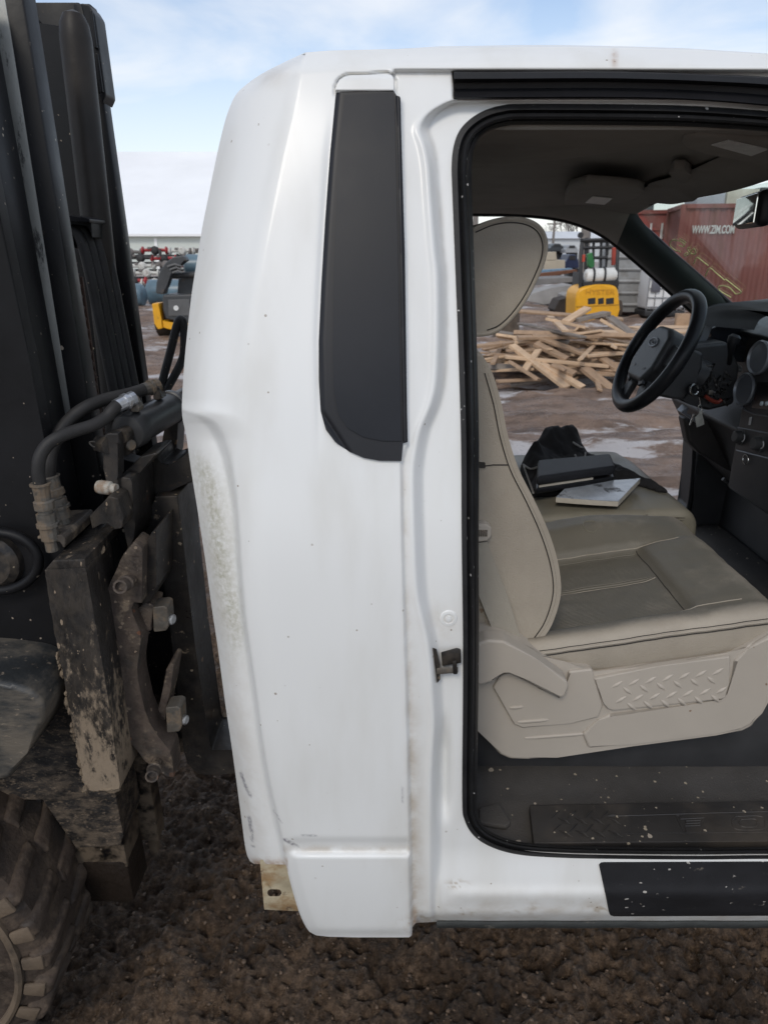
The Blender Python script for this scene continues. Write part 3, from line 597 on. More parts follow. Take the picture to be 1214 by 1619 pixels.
# striker plate + plug on the pillar
pg = PS(709, 978, .030); lathe('pillar_plug', M_WHITE, cab, Vector(pg) + Vector((0, .004, 0)), (0, -1, 0), [(0, .0145), (.003, .0145), (.005, .0125), (.0055, .0085), (.0035, .008), (.0035, .005), (.006, .0045), (.0065, .0)], 28)
stk = put('door_striker', None or (lambda: (lambda bm: (bm_prism(bm, [Vector(PS(x, y, .012)) for x, y in [(684, 1024), (690, 1026), (695, 1050), (696, 1074), (691, 1080), (687, 1050)]], [Vector(PS(x, y, .034)) for x, y in [(684, 1024), (690, 1026), (695, 1050), (696, 1074), (691, 1080), (687, 1050)]], .001), from_bm(bm))[1])(bmesh.new()))(), M_BLKC, cab)
for poly, o0, o1 in (([(697, 1031), (722, 1024), (728, 1026), (729, 1048), (724, 1049), (699, 1053)], .016, .036), ([(690, 1056), (724, 1054), (724, 1064), (690, 1066)], .008, .020), ([(715, 1045), (722, 1044), (723, 1066), (716, 1066)], .006, .018)):
    bm = bmesh.new(); bm_prism(bm, [Vector(PS(x, y, o0)) for x, y in poly], [Vector(PS(x, y, o1)) for x, y in poly], .0015); put('striker_bracket', from_bm(bm), M_BLKC if o0 != .008 else M_STEELD, stk)
# rusty body mount tab with slotted hole
bm = bmesh.new(); po = [(412, 1362), (470, 1352), (475, 1440), (418, 1437)]
tabp = [(411, 1360), (480, 1352), (482, 1441), (418, 1438)]
def stad(x, y): return max(abs(x) - 5.5, 0) ** 2 + y * y < 5.5 ** 2
so = []; ou = []
for a in sorted([2 * math.pi * i / 60 for i in range(60)] + [math.atan2(y - 1411.5, x - 434) % (2 * math.pi) for x, y in tabp]):
    d = np.array([math.cos(a), math.sin(a)]); t = 3.
    while stad(*(d * t)): t += .1
    so.append((434 + d[0] * t, 1411.5 + d[1] * t)); t = 12.
    while t < 200 and in_poly(np.array([434 + d[0] * t]), np.array([1411.5 + d[1] * t]), tabp)[0]: t += .25
    ou.append((434 + d[0] * t, 1411.5 + d[1] * t))
fr = [[bm.verts.new(PS(x, y, o)) for x, y in so] for o in (.050, .054)]; fo = [[bm.verts.new(PS(x, y, o)) for x, y in ou] for o in (.050, .054)]
n_ = len(so)
for i in range(n_):
    j = (i + 1) % n_
    bm.faces.new((fr[0][i], fr[0][j], fo[0][j], fo[0][i])); bm.faces.new((fr[1][i], fo[1][i], fo[1][j], fr[1][j]))
    bm.faces.new((fr[0][i], fr[1][i], fr[1][j], fr[0][j])); bm.faces.new((fo[0][i], fo[0][j], fo[1][j], fo[1][i]))
tb = put('mount_tab', from_bm(bm), pm('rusty_primer', (.50, .43, .30), .7, var=.25, vs=18, bump=.3, bs=90, dirt=((.28, .15, .05), 12, .52, .1, .8), dirt2=((.09, .05, .03), 30, .62, .05, .8)), cab); tb['label'] = 'rusty cream mounting tab with a slotted hole'
# black step film on the rocker
hf('step_film', M_STEP, cab, [(947, 1369), (951, 1365), (1214, 1364), (1560, 1364), (1560, 1450), (1214, 1448), (968, 1449), (963, 1446), (958, 1420)], None, np.concatenate([np.arange(945, 1230, 5.), np.arange(1230, 1570, 20.)]), np.arange(1362, 1453, 3.), lambda x, y: cab_off(x, y) - .0025, .003)
# dark pinch flange under the rocker
V = []; Fc = []
for x_ in np.linspace(690, 1640, 30):
    for (y_, o_) in ((1456, .028), (1459, .024), (1467, .030), (1467.5, .036)): V.append(PS(x_, y_ + .6 * math.sin(x_ * .05), o_))
for i in range(29):
    for j in range(3): Fc.append((i * 4 + j, i * 4 + j + 1, (i + 1) * 4 + j + 1, (i + 1) * 4 + j))
pf = put('rocker_flange', mesh(V, Fc), pm('undercoat', (.03, .033, .032), .7, var=.4, vs=20, bump=.4, bs=90, dirt=((.2, .18, .15), 18, .64, .05, .7)), cab)

# ---------------------------------------------------------------- cab interior
def grid_surf(name, mat, parent, xs, ys, zf, thick=0.0):
    X, Y = np.meshgrid(xs, ys); Z = zf(X, Y); n, m_ = X.shape; V = np.stack([X, Y, Z], -1).reshape(-1, 3); i = np.arange(n * m_).reshape(n, m_)
    Fq = np.stack([i[:-1, :-1], i[:-1, 1:], i[1:, 1:], i[1:, :-1]], -1).reshape(-1, 4)
    o = put(name, mesh(V, Fq), mat, parent)
    if thick: md = o.modifiers.new('thick', 'SOLIDIFY'); md.thickness = thick
    return o
def liner_z(X, Y):
    v = (Y - 1.85) / .8
    z = 1.852 - .060 * np.maximum(v, 0) ** 2.4 - .015 * np.maximum(-v, 0) ** 3
    edge = np.interp(X, [0, .2, .37, .55, .62, 2], [1.86, 1.80, 1.60, 1.30, 1.20, 1.10])
    z = z - .016 * (1 - sm(edge - .015, edge + .015, Y))
    z = z - .03 * sm(.62, .84, X) - .012 * np.exp(-((X - .45) / .16) ** 2 - ((Y - 2.2) / .2) ** 2)
    return z
grid_surf('headliner', M_LINER, cab, np.linspace(-.10, .84, 70), np.linspace(1.15, 2.66, 110), liner_z, .012)
# windshield plane: holds the far pillar line
WN = Vector((.33, 0, .39)).normalized(); W0 = Vector((.86, 0, 1.77))
def PW(x, y, d=0.0): return PPL(x, y, W0 - WN * d, WN)
def quadprism(name, mat, parent, pts, vec, **k): return wprism(name, mat, parent, pts, vec, **k)
top = W0 + Vector((-.02, 0, .0169)); bot = W0 + Vector((.47, 0, -.3977))
wprism('windshield', M_GLASS, cab, [(top.x, 1.10, top.z), (bot.x, 1.02, bot.z), (bot.x, 2.66, bot.z), (top.x, 2.58, top.z)], WN * .006, 0)
# roof header trim over the windshield (beige, wavy edge)
hd = [(1000, 338), (1004, 330), (1012, 324), (1024, 320), (1045, 322), (1062, 323), (1082, 320), (1096, 318), (1102, 313), (1140, 306), (1180, 296), (1214, 285), (1300, 258)]
hp = [PW(x, y, .012) for x, y in cr(hd, 5)]
V = []; Fc = []
for p in hp: V += [p + Vector((.015, 0, .012)), p, p + Vector((-.05, 0, .030)), p + Vector((-.13, 0, .036))]
for i in range(len(hp) - 1):
    for j in range(3): Fc.append((i * 4 + j, i * 4 + j + 1, (i + 1) * 4 + j + 1, (i + 1) * 4 + j))
put('header_trim', mesh(V, Fc), M_LINER, cab)
# far roof rail trim + A pillar (front of the far doorway)
LO = cr([(690, 336), (757, 337.5), (800, 338), (850, 341), (890, 347), (925, 358), (955, 373), (985, 396), (1020, 426), (1060, 462), (1105, 502), (1150, 545)], 6)
UPP = cr([(690, 300), (757, 300), (800, 300), (850, 300), (890, 302), (935, 310), (985, 322), (1004, 336), (1030, 369), (1060, 397), (1100, 432), (1160, 486)], 6)
V = []; Fc = []; kk = 9
for (xl, yl), (xu, yu) in zip(LO, UPP):
    a = PY(xl, yl, 2.66); b = PY(xu, yu, 2.56)
    for j in range(kk):
        t = j / (kk - 1); p = a.lerp(b, t); p = p + Vector((-.3, -1, 0)).normalized() * (.035 * math.sin(math.pi * t) ** .8); V.append(p)
    V.append(a + Vector((.02, .08, .03)))
kk += 1
nA = len(LO)
for i in range(nA - 1):
    for j in range(kk - 2): Fc.append((i * kk + j, i * kk + j + 1, (i + 1) * kk + j + 1, (i + 1) * kk + j))
    Fc.append((i * kk, (i + 1) * kk, (i + 1) * kk + kk - 1, i * kk + kk - 1))
cut = 6 * 6 + 4
fa = [f for f in Fc if f[0] // kk < cut]; fb = [f for f in Fc if f[0] // kk >= cut]
def sub(V, Fs):
    u_ = sorted({i for f in Fs for i in f}); r_ = {v: i for i, v in enumerate(u_)}; return mesh([V[i] for i in u_], [tuple(r_[i] for i in f) for f in Fs])
put('far_roof_rail', sub(V, fa), M_LINER, cab); put('far_pillar_trim', sub(V, fb), M_PILLAR, cab)
tube('windshield_seal', M_RUBC, cab, [PW(x, y, .004) for x, y in cr([(1030, 321), (1012, 325), (1005, 332), (1006, 344), (1016, 357), (1032, 371), (1062, 399), (1102, 434), (1165, 490)], 5)], .007, 8)
tube('far_door_seal', M_RUBC, cab, [PY(x, y + 1, 2.70) for x, y in LO[:-6]], .008, 8)
# sun visors, labels, clip, mirror
def slab(name, mat, parent, px, zf, th, bev=.007):
    """thin pad hanging under the headliner; px outline projected on the plane z"""
    f = [PZ(x, y, zf) for x, y in px]
    bm = bmesh.new(); bm_prism(bm, f, [p + Vector((0, 0, th)) for p in f], bev, 3); return put(name, from_bm(bm), mat, parent)
v1 = slab('sun_visor', M_LINER, cab, [(892, 312), (900, 297), (925, 290), (985, 294), (1010, 297), (1017, 302), (1008, 311), (975, 325), (950, 331), (905, 333), (893, 326)], 1.793, .02)
slab('visor_label', M_WPLAST, v1, [(936, 311), (968, 314), (955, 324), (925, 321)], 1.7895, .002, 0)
v2 = slab('sun_visor', M_LINER, cab, [(1075, 226), (1080, 216), (1100, 213), (1214, 222), (1320, 238), (1320, 275), (1260, 268), (1195, 259), (1115, 243), (1085, 236)], 1.812, .012, .005)
slab('visor_label', M_WPLAST, v2, [(1124, 230), (1150, 223), (1213, 237), (1187, 247)], 1.8095, .002, 0)
slab('visor_clip', M_LINER, cab, [(1056, 276), (1064, 268), (1082, 268), (1092, 277), (1084, 288), (1078, 292), (1072, 284), (1062, 281)], 1.812, .02, .004)
mi = PW(1203, 329, .05)
mc = bmesh.new(); bm_box(mc, mi + Vector((.028, .09, 0)), (.035, .24, .075), Matrix.Rotation(R(-14), 3, 'Z'), .014, 3); mo = put('rear_view_mirror', from_bm(mc), M_RUBC, cab)
mc = bmesh.new(); bm_box(mc, mi + Vector((.009, .094, 0)), (.004, .215, .060), Matrix.Rotation(R(-14), 3, 'Z'), .001, 1); put('mirror_glass', pm_ if False else from_bm(mc), pm('mirror_glass', (.75, .78, .78), .04, metal=1., var=.02), mo)
# grease-pencil numbers on the glass, read from inside
M_CHALK = pm('yellow_marker', (.74, .76, .34), .8, var=.2, vs=60)
strokes = [[(1068, 380), (1062, 380), (1058, 385), (1061, 391), (1068, 396), (1075, 398)], [(1066, 380), (1074, 381), (1081, 386), (1079, 390), (1073, 388)], [(1073, 377), (1079, 380), (1084, 384)],
           [(1086, 400), (1081, 402), (1082, 405), (1088, 402), (1092, 397), (1096, 393), (1099, 398), (1098, 402), (1091, 400), (1086, 393), (1090, 391)],
           [(1096, 417), (1101, 407), (1110, 413), (1119, 420)], [(1114, 437), (1121, 424), (1132, 432), (1145, 443)],
           [(1155, 470), (1146, 465), (1137, 459), (1135, 454), (1142, 452), (1151, 454), (1158, 460), (1163, 465), (1171, 462), (1160, 452), (1146, 441)]]
tubes('marker_writing', M_CHALK, cab, [[PW(x, y, .0035) for x, y in cr(s_, 5)] for s_ in strokes], .0017, 6)
# ---- dashboard: cross-section at the far end, run across the cab
dash_poly = [(1058, 628), (1098, 590), (1100, 540), (1106, 512), (1118, 500), (1150, 492), (1330, 500), (1330, 760), (1180, 775), (1150, 760), (1128, 742), (1104, 716), (1094, 702), (1080, 672)]
dash = prism('dashboard', M_DASHB, cab, dash_poly, 2.60, 1.06, .012, 3)
prism('dash_top', M_DASH, dash, [(1088, 505), (1110, 497), (1150, 490), (1330, 486), (1330, 520), (1140, 512), (1100, 515)], 2.62, 1.04, .008, 3)
# instrument hood: arched eyebrow over the cluster
hood = cr([(1103, 505), (1112, 489), (1130, 481), (1160, 479), (1190, 484), (1214, 492), (1260, 512)], 6)
V = []; Fc = []
for i, (x, y) in enumerate(hood):
    a = PY(x, y, 2.16); t = i / (len(hood) - 1)
    for dx, dz in ((.0, .0), (-.004, -.008), (.006, -.017), (.17, -.030)): V.append(a + Vector((dx, 0, dz)))
    V.append(a + Vector((.20, .06, .012)))
for i in range(len(hood) - 1):
    for j in range(5): Fc.append((i * 5 + j, i * 5 + (j + 1) % 5, (i + 1) * 5 + (j + 1) % 5, (i + 1) * 5 + j))
put('instrument_hood', mesh(V, Fc), M_DASH, dash)
prism('cluster_face', pm('cluster_lens', (.012, .014, .020), .12, var=.3, vs=8), dash, [(1122, 520), (1160, 505), (1214, 515), (1260, 530), (1260, 580), (1205, 575), (1130, 570)], 2.24, 2.30, .004)
prism('cluster_trim', M_SILVER, dash, [(1096, 545), (1102, 524), (1116, 514), (1128, 513), (1120, 532), (1108, 555), (1100, 560)], 2.22, 2.30, .006)
tube('cluster_ring', M_SILVER, dash, [PY(x, y, 2.20) for x, y in cr([(1122, 575), (1126, 573), (1140, 570), (1158, 573), (1170, 582), (1168, 586), (1150, 577)], 4)], .004, 8)
def disc(name, mat, parent, px, py, Y, rx, depth=.012, ax=(-.86, -.45, .22), prof=None):
    c = PY(px, py, Y); return lathe(name, mat, parent, c, ax, prof or [(0, rx), (depth * .8, rx), (depth, rx * .88), (depth, 0)], 24)
vent = disc('air_vent', M_SILVER, dash, 1104, 538, 2.34, .036, .012, prof=[(0, .038), (.010, .040), (.014, .036), (.008, .031), (.004, .029), (.004, .0)])
XF = 1.045
def PF(x, y, d=0.): return PPL(x, y, (XF - d, 0, 0), (1, 0, 0))
bm = bmesh.new(); bm_box(bm, (XF + .12, 1.88, 1.165), (.24, .36, .39), None, .012, 3); stack = put('centre_stack', from_bm(bm), M_DASH, dash)
def fdisc(name, mat, x, y, prof): return lathe(name, mat, dash, PF(x, y), (-1, -.1, .12), prof, 26)
for x, y in ((1203, 566), (1180, 616)):
    v_ = fdisc('air_vent', M_SILVER, x, y, [(0, .046), (.010, .048), (.014, .044), (.008, .040)]); 
    fdisc('vent_core', M_DASH, x, y, [(0, .041), (.006, .040), (.006, 0)])
rad = wprism('radio', pm('radio_gloss', (.012, .012, .014), .18, var=.2), dash, [PF(x, y, .001) for x, y in [(1190, 645), (1200, 604), (1300, 604), (1300, 660)]], (-.006, 0, 0), .002)
for x in (1204, 1212): lathe('radio_button', pm('lit_button', (.55, .62, .66), .4, var=.1), dash, PF(x, 638, .007), (-1, 0, .1), [(0, .0065), (.003, .006), (.003, 0)], 16)
kn = pm('knob_rubber', (.045, .045, .046), .45, var=.3, vs=40)
for x, y in ((1171, 691), (1201, 702)):
    k_ = fdisc('climate_knob', kn, x, y, [(0, .024), (.004, .024), (.005, .019), (.020, .017), (.022, .014), (.022, 0)])
    tube('knob_marker', pm('knob_print', (.50, .50, .50), .5, var=.1), dash, [PF(x + 1 + 4.5 * math.cos(a), y + 7 * math.sin(a), .024) for a in np.linspace(-.6, 1.6, 6)], .0013, 6)
tube('socket_ring', M_CHROME, dash, [PF(1178 + 4.2 * math.cos(a), 726.5 + 8 * math.sin(a), .004) for a in np.linspace(0, 2 * math.pi, 22)[:-1]], .0018, 6, closed=True)
wprism('switch_marker', pm('knob_print', (.50, .50, .50)), dash, [PF(x, y, .001) for x, y in [(1185, 660), (1188, 659), (1186, 672), (1183, 672)]], (-.002, 0, 0), 0)
for pts_ in ([(1166, 676), (1260, 694)], [(1164, 712), (1260, 736)], [(1184, 598), (1176, 648), (1260, 664)]):
    tube('stack_bezel', M_SILVER, dash, [PF(x, y, .001) for x, y in cr(pts_, 4)], .0022, 8)
prism('knee_panel', M_DASHB, dash, [(1088, 700), (1080, 660), (1108, 668), (1135, 664), (1152, 672), (1156, 700), (1165, 735), (1180, 760), (1140, 738), (1105, 718)], 2.30, 2.36, .012, 3)
prism('column_shroud_bracket', M_SILVER, dash, [(1076, 652), (1086, 642), (1089, 646), (1082, 654), (1108, 664), (1104, 671)], 2.20, 2.24, .003)
tube('lower_tray', M_DASH, dash, [PY(x, y, 2.1) for x, y in [(1142, 757), (1160, 770), (1200, 795), (1230, 800), (1230, 770), (1190, 755), (1160, 766)]], .006, 8)
# gutted column: lock cylinder, wires, shifter
col_ = prism('steering_column', M_DASH, cab, [(1062, 628), (1040, 600), (1056, 560), (1100, 545), (1150, 540), (1170, 580), (1160, 640), (1120, 650), (1090, 640)], 2.16, 2.28, .012, 3)
prism('shroud_cover', M_DASH, col_, [(1030, 625), (1046, 575), (1064, 548), (1090, 552), (1112, 558), (1110, 585), (1095, 605), (1084, 632), (1066, 632)], 2.12, 2.20, .010, 3)
lk = disc('ignition_lock', M_RUBC, col_, 1098, 617, 2.10, .018, .02)
tube('lock_ring', M_CHROME, lk, [PY(1097 + 6.5 * math.cos(a), 616 + 8 * math.sin(a), 2.072 + .004 * math.cos(a)) for a in np.linspace(.4, 6.0, 22)], .0032, 8)
wires = []
for i in range(16):
    x0 = 1108 + random.random() * 40; y0 = 575 + random.random() * 25
    wires.append([PY(x, y, 2.13 + .05 * random.random()) for x, y in cr([(x0, y0), (x0 + random.uniform(-14, 14), y0 + random.uniform(0, 22)), (x0 + random.uniform(-16, 16), y0 + random.uniform(15, 40)), (x0 + random.uniform(-10, 20), y0 + random.uniform(30, 60))], 4)])
tubes('wiring', pm('wire_sheath', (.045, .042, .04), .45, var=.6, vs=60), col_, wires, .003, 6)
tube('red_wire', pm('red_wire', (.22, .03, .015), .5, var=.2), col_, [PY(x, y, 2.12) for x, y in cr([(1114, 626), (1122, 632), (1133, 636), (1140, 632)], 4)], .006, 8)
box('wiring_box', M_STEELD, col_, PY(1122, 620, 2.13), (.014, .012, .014), None, .002)
tube('gear_lever', M_RUBC, col_, [PY(1152, 575, 2.10), PY(1154, 560, 2.07), PY(1156, 545, 2.05), PY(1158, 540, 2.05), PY(1161, 533, 2.05), PY(1163, 529, 2.05)], [.006, .007, .012, .016, .017, .010], 14)
# steering wheel
sw_c = PY(1037, 556, 2.17); sw_n = Vector((-math.cos(R(27)), -.0, math.sin(R(27)))).normalized()
sw_v = Vector((math.sin(R(27)), 0, math.cos(R(27)))); sw_u = sw_n.cross(sw_v).normalized()
def SW(u, v, n=0.0): return sw_c + sw_u * u + sw_v * v + sw_n * n
RW = .180
wheel = tube('steering_wheel', M_RUBC, cab, [SW(RW * math.cos(a), RW * math.sin(a)) for a in np.linspace(0, 2 * math.pi, 72)[:-1]], .0205, 16, closed=True)
wheel['label'] = 'black steering wheel with oval badge'
hubp = [(-.095, -.05), (-.085, .05), (-.045, .075), (.045, .075), (.085, .05), (.095, -.05), (.06, -.10), (-.06, -.10)]
wprism('hub_cover', M_DASH, wheel, [SW(u, v, .022) for u, v in hubp], -sw_n * .06, .016, 4)
for s in (-1, 1):
    wprism('spoke', M_DASH, wheel, [SW(s * .06, .042, .004), SW(s * .172, .020, -.006), SW(s * .178, -.028, -.006), SW(s * .06, -.03, .004)], -sw_n * .022, .006, 2)
    wprism('spoke', M_DASH, wheel, [SW(s * .02, -.07, .004), SW(s * .065, -.07, .004), SW(s * .095, -.155, -.006), SW(s * .045, -.178, -.006)], -sw_n * .02, .006, 2)
    wprism('spoke_insert', pm('satin_bezel', (.05, .052, .058), .4, metal=.3), wheel, [SW(s * .030, -.055, .0245), SW(s * .052, -.055, .0245), SW(s * .07, -.10, .012), SW(s * .044, -.112, .012)], -sw_n * .01, .003, 2)
bad = tube('badge', M_SILVER, wheel, [SW(.030 * math.cos(a), .02 + .013 * math.sin(a), .023) for a in np.linspace(0, 2 * math.pi, 26)[:-1]], .003, 8, closed=True)
wprism('badge_field', M_DASH, bad, [SW(.028 * math.cos(a), .02 + .011 * math.sin(a), .0235) for a in np.linspace(0, 2 * math.pi, 26)[:-1]], -sw_n * .004, 0)
tube('badge_script', M_SILVER, bad, [SW(x, .02 + y, .025) for x, y in cr([(-.02, .004), (-.012, .006), (-.014, -.004), (-.004, .002), (.004, -.003), (.010, .003), (.018, .002)], 4)], .0011, 6)
tube('column_shaft', M_DASH, wheel, [SW(0, 0, -.02), SW(0, 0, -.10), SW(0, 0, -.16)], [.05, .045, .05], 18)
# hinge post and footwell on the far side
prism('far_hinge_post', M_DASH, cab, [(1099, 640), (1122, 640), (1124, 760), (1118, 845), (1082, 842), (1083, 808), (1089, 800), (1092, 760), (1096, 700)], 2.62, 2.72, .006)
tube('far_hinge_seal', M_RUBC, cab, [PY(x, y, 2.60) for x, y in cr([(1098, 690), (1096, 740), (1091, 790), (1085, 812), (1078, 822)], 5)], .010, 10)
prism('kick_panel', M_DASH, cab, [(1102, 706), (1135, 720), (1300, 720), (1300, 860), (1120, 880), (1082, 846), (1096, 800)], 2.58, 2.60, .004)
wprism('firewall', M_DASH, cab, [(1.30, 1.05, .5), (1.30, 2.68, .5), (1.33, 2.68, 1.40), (1.33, 1.05, 1.40)], (.03, 0, 0), 0)
# floor: heavy rubber mat with a moulded kick-up along the sill
def mat_z(X, Y):
    z = .600 + .012 * np.exp(-((Y - 1.25) / .05) ** 2) - .006 * sm(1.30, 1.40, Y)
    z = z + .05 * sm(1.42, 1.62, Y) * sm(.3, .5, X) * 0 + .006 * (fbm(X * 7, Y * 9, 3, 31) - .45)
    z = z + .06 * sm(1.05, 1.28, X) * sm(1.3, 1.5, Y)
    return z + .05 * sm(.22, .06, X)
grid_surf('floor_mat', M_MAT, cab, np.linspace(-.05, 1.30, 120), np.concatenate([np.linspace(1.035, 1.5, 70), np.linspace(1.52, 2.64, 60)]), mat_z, .006)
ZS = .612
sp_ = [PZ(843, 1338, ZS), PZ(836, 1276, ZS), PZ(1214, 1270, ZS), PZ(1560, 1266, ZS), PZ(1560, 1330, ZS), PZ(1214, 1333, ZS)]
sill = wprism('sill_plate', M_SILL, cab, [p + Vector((0, 0, .006)) for p in sp_], (0, 0, -.02), .003)
TD = []
def lozenge(c, d, l, w_, h, n, side_):
    d = Vector(d).normalized(); s = Vector(side_).normalized(); V = []; 
    for k_ in range(7):
        t = k_ / 6; ww = w_ * math.sin(math.pi * min(max(t, .06), .94)) ** .5
        V.append([c + d * (l * (t - .5)) + s * (ww * q) + n * (h * (1 - q * q) * math.sin(math.pi * min(max(t, .1), .9))) for q in (-1, -.5, 0, .5, 1)])
    return V
def lozenges(name, mat, parent, items):
    VV = []; FF = []
    for L_ in items:
        b = len(VV); VV += [p for r_ in L_ for p in r_]
        for i in range(6):
            for j in range(4): FF.append((b + i * 5 + j, b + i * 5 + j + 1, b + (i + 1) * 5 + j + 1, b + (i + 1) * 5 + j))
    return put(name, mesh(VV, FF), mat, parent)
zz = Vector((0, 0, ZS + .0065)); up = Vector((0, 0, 1))
for r_, yy in enumerate((1288, 1299, 1309, 1319)):
    for c_ in range(4):
        xx = 878 + c_ * 26 + (r_ % 2) * 13 + r_ * 1; a = R(-42 if r_ % 2 == 0 else 40)
        p = PZ(xx, yy, ZS + .006); o_ = lozenges('tread_bar', M_SILL, sill, [lozenge(p, (math.cos(a), -math.sin(a) if r_ % 2 else math.sin(-a), 0), .026, .0046, .006, up, (-math.sin(a), math.cos(a), 0))])
def sline(pts, rr_=.0012): return [PZ(x, y, ZS + .006) for x, y in pts]
tubes('embossed_border', M_SILL, sill, [sline(cr([(973, 1288), (980, 1290), (1214, 1283), (1500, 1280)], 3)), sline([(973, 1288), (982, 1318), (1214, 1316), (1500, 1312)])], .0012, 6)
for ps_ in ([sline([(1112, 1293), (1075, 1295), (1073, 1290), (1068, 1290), (1080, 1316), (1085, 1316), (1082, 1306), (1106, 1305)]), sline([(1107, 1297), (1083, 1298), (1084, 1302), (1106, 1301)])],
    [sline(cr([(1162, 1291), (1195, 1290), (1207, 1294), (1209, 1304), (1203, 1311), (1172, 1312), (1160, 1309), (1156, 1299), (1162, 1291)], 4)), sline(cr([(1170, 1296), (1192, 1295), (1197, 1301), (1192, 1307), (1174, 1307), (1168, 1302), (1170, 1296)], 4))],
    [sline([(1240, 1314), (1238, 1289), (1290, 1288), (1298, 1296), (1288, 1302), (1304, 1313)])], [sline([(1340, 1312), (1338, 1287), (1385, 1287), (1398, 1298), (1390, 1311), (1340, 1312)])]): tubes('embossed_letter', M_SILL, sill, ps_, .0013, 6)
cornr = wprism('sill_corner_pad', M_MAT, cab, [PZ(x, y, .612) for x, y in [(757, 1275), (790, 1268), (808, 1300), (800, 1306), (757, 1300)]], (0, 0, -.012), .005, 2)

# ---------------------------------------------------------------- passenger seat
def cushion_mesh(X0, X1, Y0, Y1, zf, zb, r, nx_=60, ny_=60, rx=None):
    rx = rx or r; V = []; Fc = []; st_ = []
    for i in range(nx_ + 1):
        t = i / nx_; X = X0 + (X1 - X0) * t
        e = 0.
        if X > X1 - rx: e = 1 - math.sqrt(max(0, 1 - ((X - (X1 - rx)) / rx) ** 2))
        if X < X0 + rx: e = 1 - math.sqrt(max(0, 1 - (((X0 + rx) - X) / rx) ** 2))
        ring = []
        inset = e * rx * .55
        a, b = Y0 + inset, Y1 - inset
        ring.append((a + .01, zb(X, a))); ring.append((a, (zb(X, a) * .7 + .3 * (zf(X, a) - r))))
        for q in np.linspace(0, 1, 7): 
            th = math.pi / 2 * q; ring.append((a + r - r * math.cos(th), None, -r + r * math.sin(th)))
        for q in np.linspace(0, 1, ny_)[1:-1]: ring.append((a + r + (b - a - 2 * r) * q, None, 0))
        for q in np.linspace(0, 1, 7):
            th = math.pi / 2 * (1 - q); ring.append((b - r + r * math.cos(th), None, -r + r * math.sin(th)))
        ring.append((b, (zb(X, b) * .7 + .3 * (zf(X, b) - r)))); ring.append((b - .01, zb(X, b)))
        for p in ring:
            if p[1] is None: Y = p[0]; z = zf(X, Y) + p[2] - e * rx * 1.1
            else: Y, z = p
            V.append((X, Y, z))
        st_.append(len(ring))
    k = st_[0]
    for i in range(nx_):
        for j in range(k): Fc.append((i * k + j, i * k + (j + 1) % k, (i + 1) * k + (j + 1) % k, (i + 1) * k + j))
    Fc.append(tuple(range(k))[::-1]); Fc.append(tuple(nx_ * k + j for j in range(k)))
    return mesh(V, Fc)
g1 = lambda x, c, w_: math.exp(-((x - c) / w_) ** 2)
def s1(a, b, x):
    t = min(max((x - a) / (b - a), 0), 1); return t * t * (3 - 2 * t)
def seat_z(X, Y):
    z = .936 + .178 * max(0, X - .28) * .95 - .10 * s1(.70, .86, X) * .2
    z += .040 * s1(1.55, 1.65, Y) * (1 - s1(.52, .78, X)) + .006 * (1 - s1(1.19, 1.27, Y))
    ins = s1(1.235, 1.265, Y) * (1 - s1(1.545, 1.575, Y)); z -= .019 * ins * (1 - s1(.585, .605, X)) - .006 * ins * s1(.60, .66, X) * (1 - s1(.72, .78, X))
    z -= .016 * g1(X, .602, .009) * ins + .006 * g1(Y, 1.42, .006) * (1 - s1(.57, .6, X)) * ins
    z -= .007 * g1(Y, 1.565, .008) * (1 - s1(.60, .72, X)) + .005 * g1(Y, 1.245, .007) * s1(.62, .5, X)
    z += .003 * (mnoise.noise((X * 9, Y * 9, 3)) ) + .0015 * mnoise.noise((X * 30, Y * 30, 1))
    return z
seat = box('passenger_seat', M_BLKC if False else M_DASH, cab, (.56, 1.49, .70), (.80, .50, .19), None, .01)
seat['label'] = 'beige leather passenger seat'
cu = put('cushion', cushion_mesh(.18, .775, 1.185, 1.715, seat_z, lambda X, Y: .865 + .15 * max(0, X - .3) * .5, .028, 90, 100, .045), None, seat)
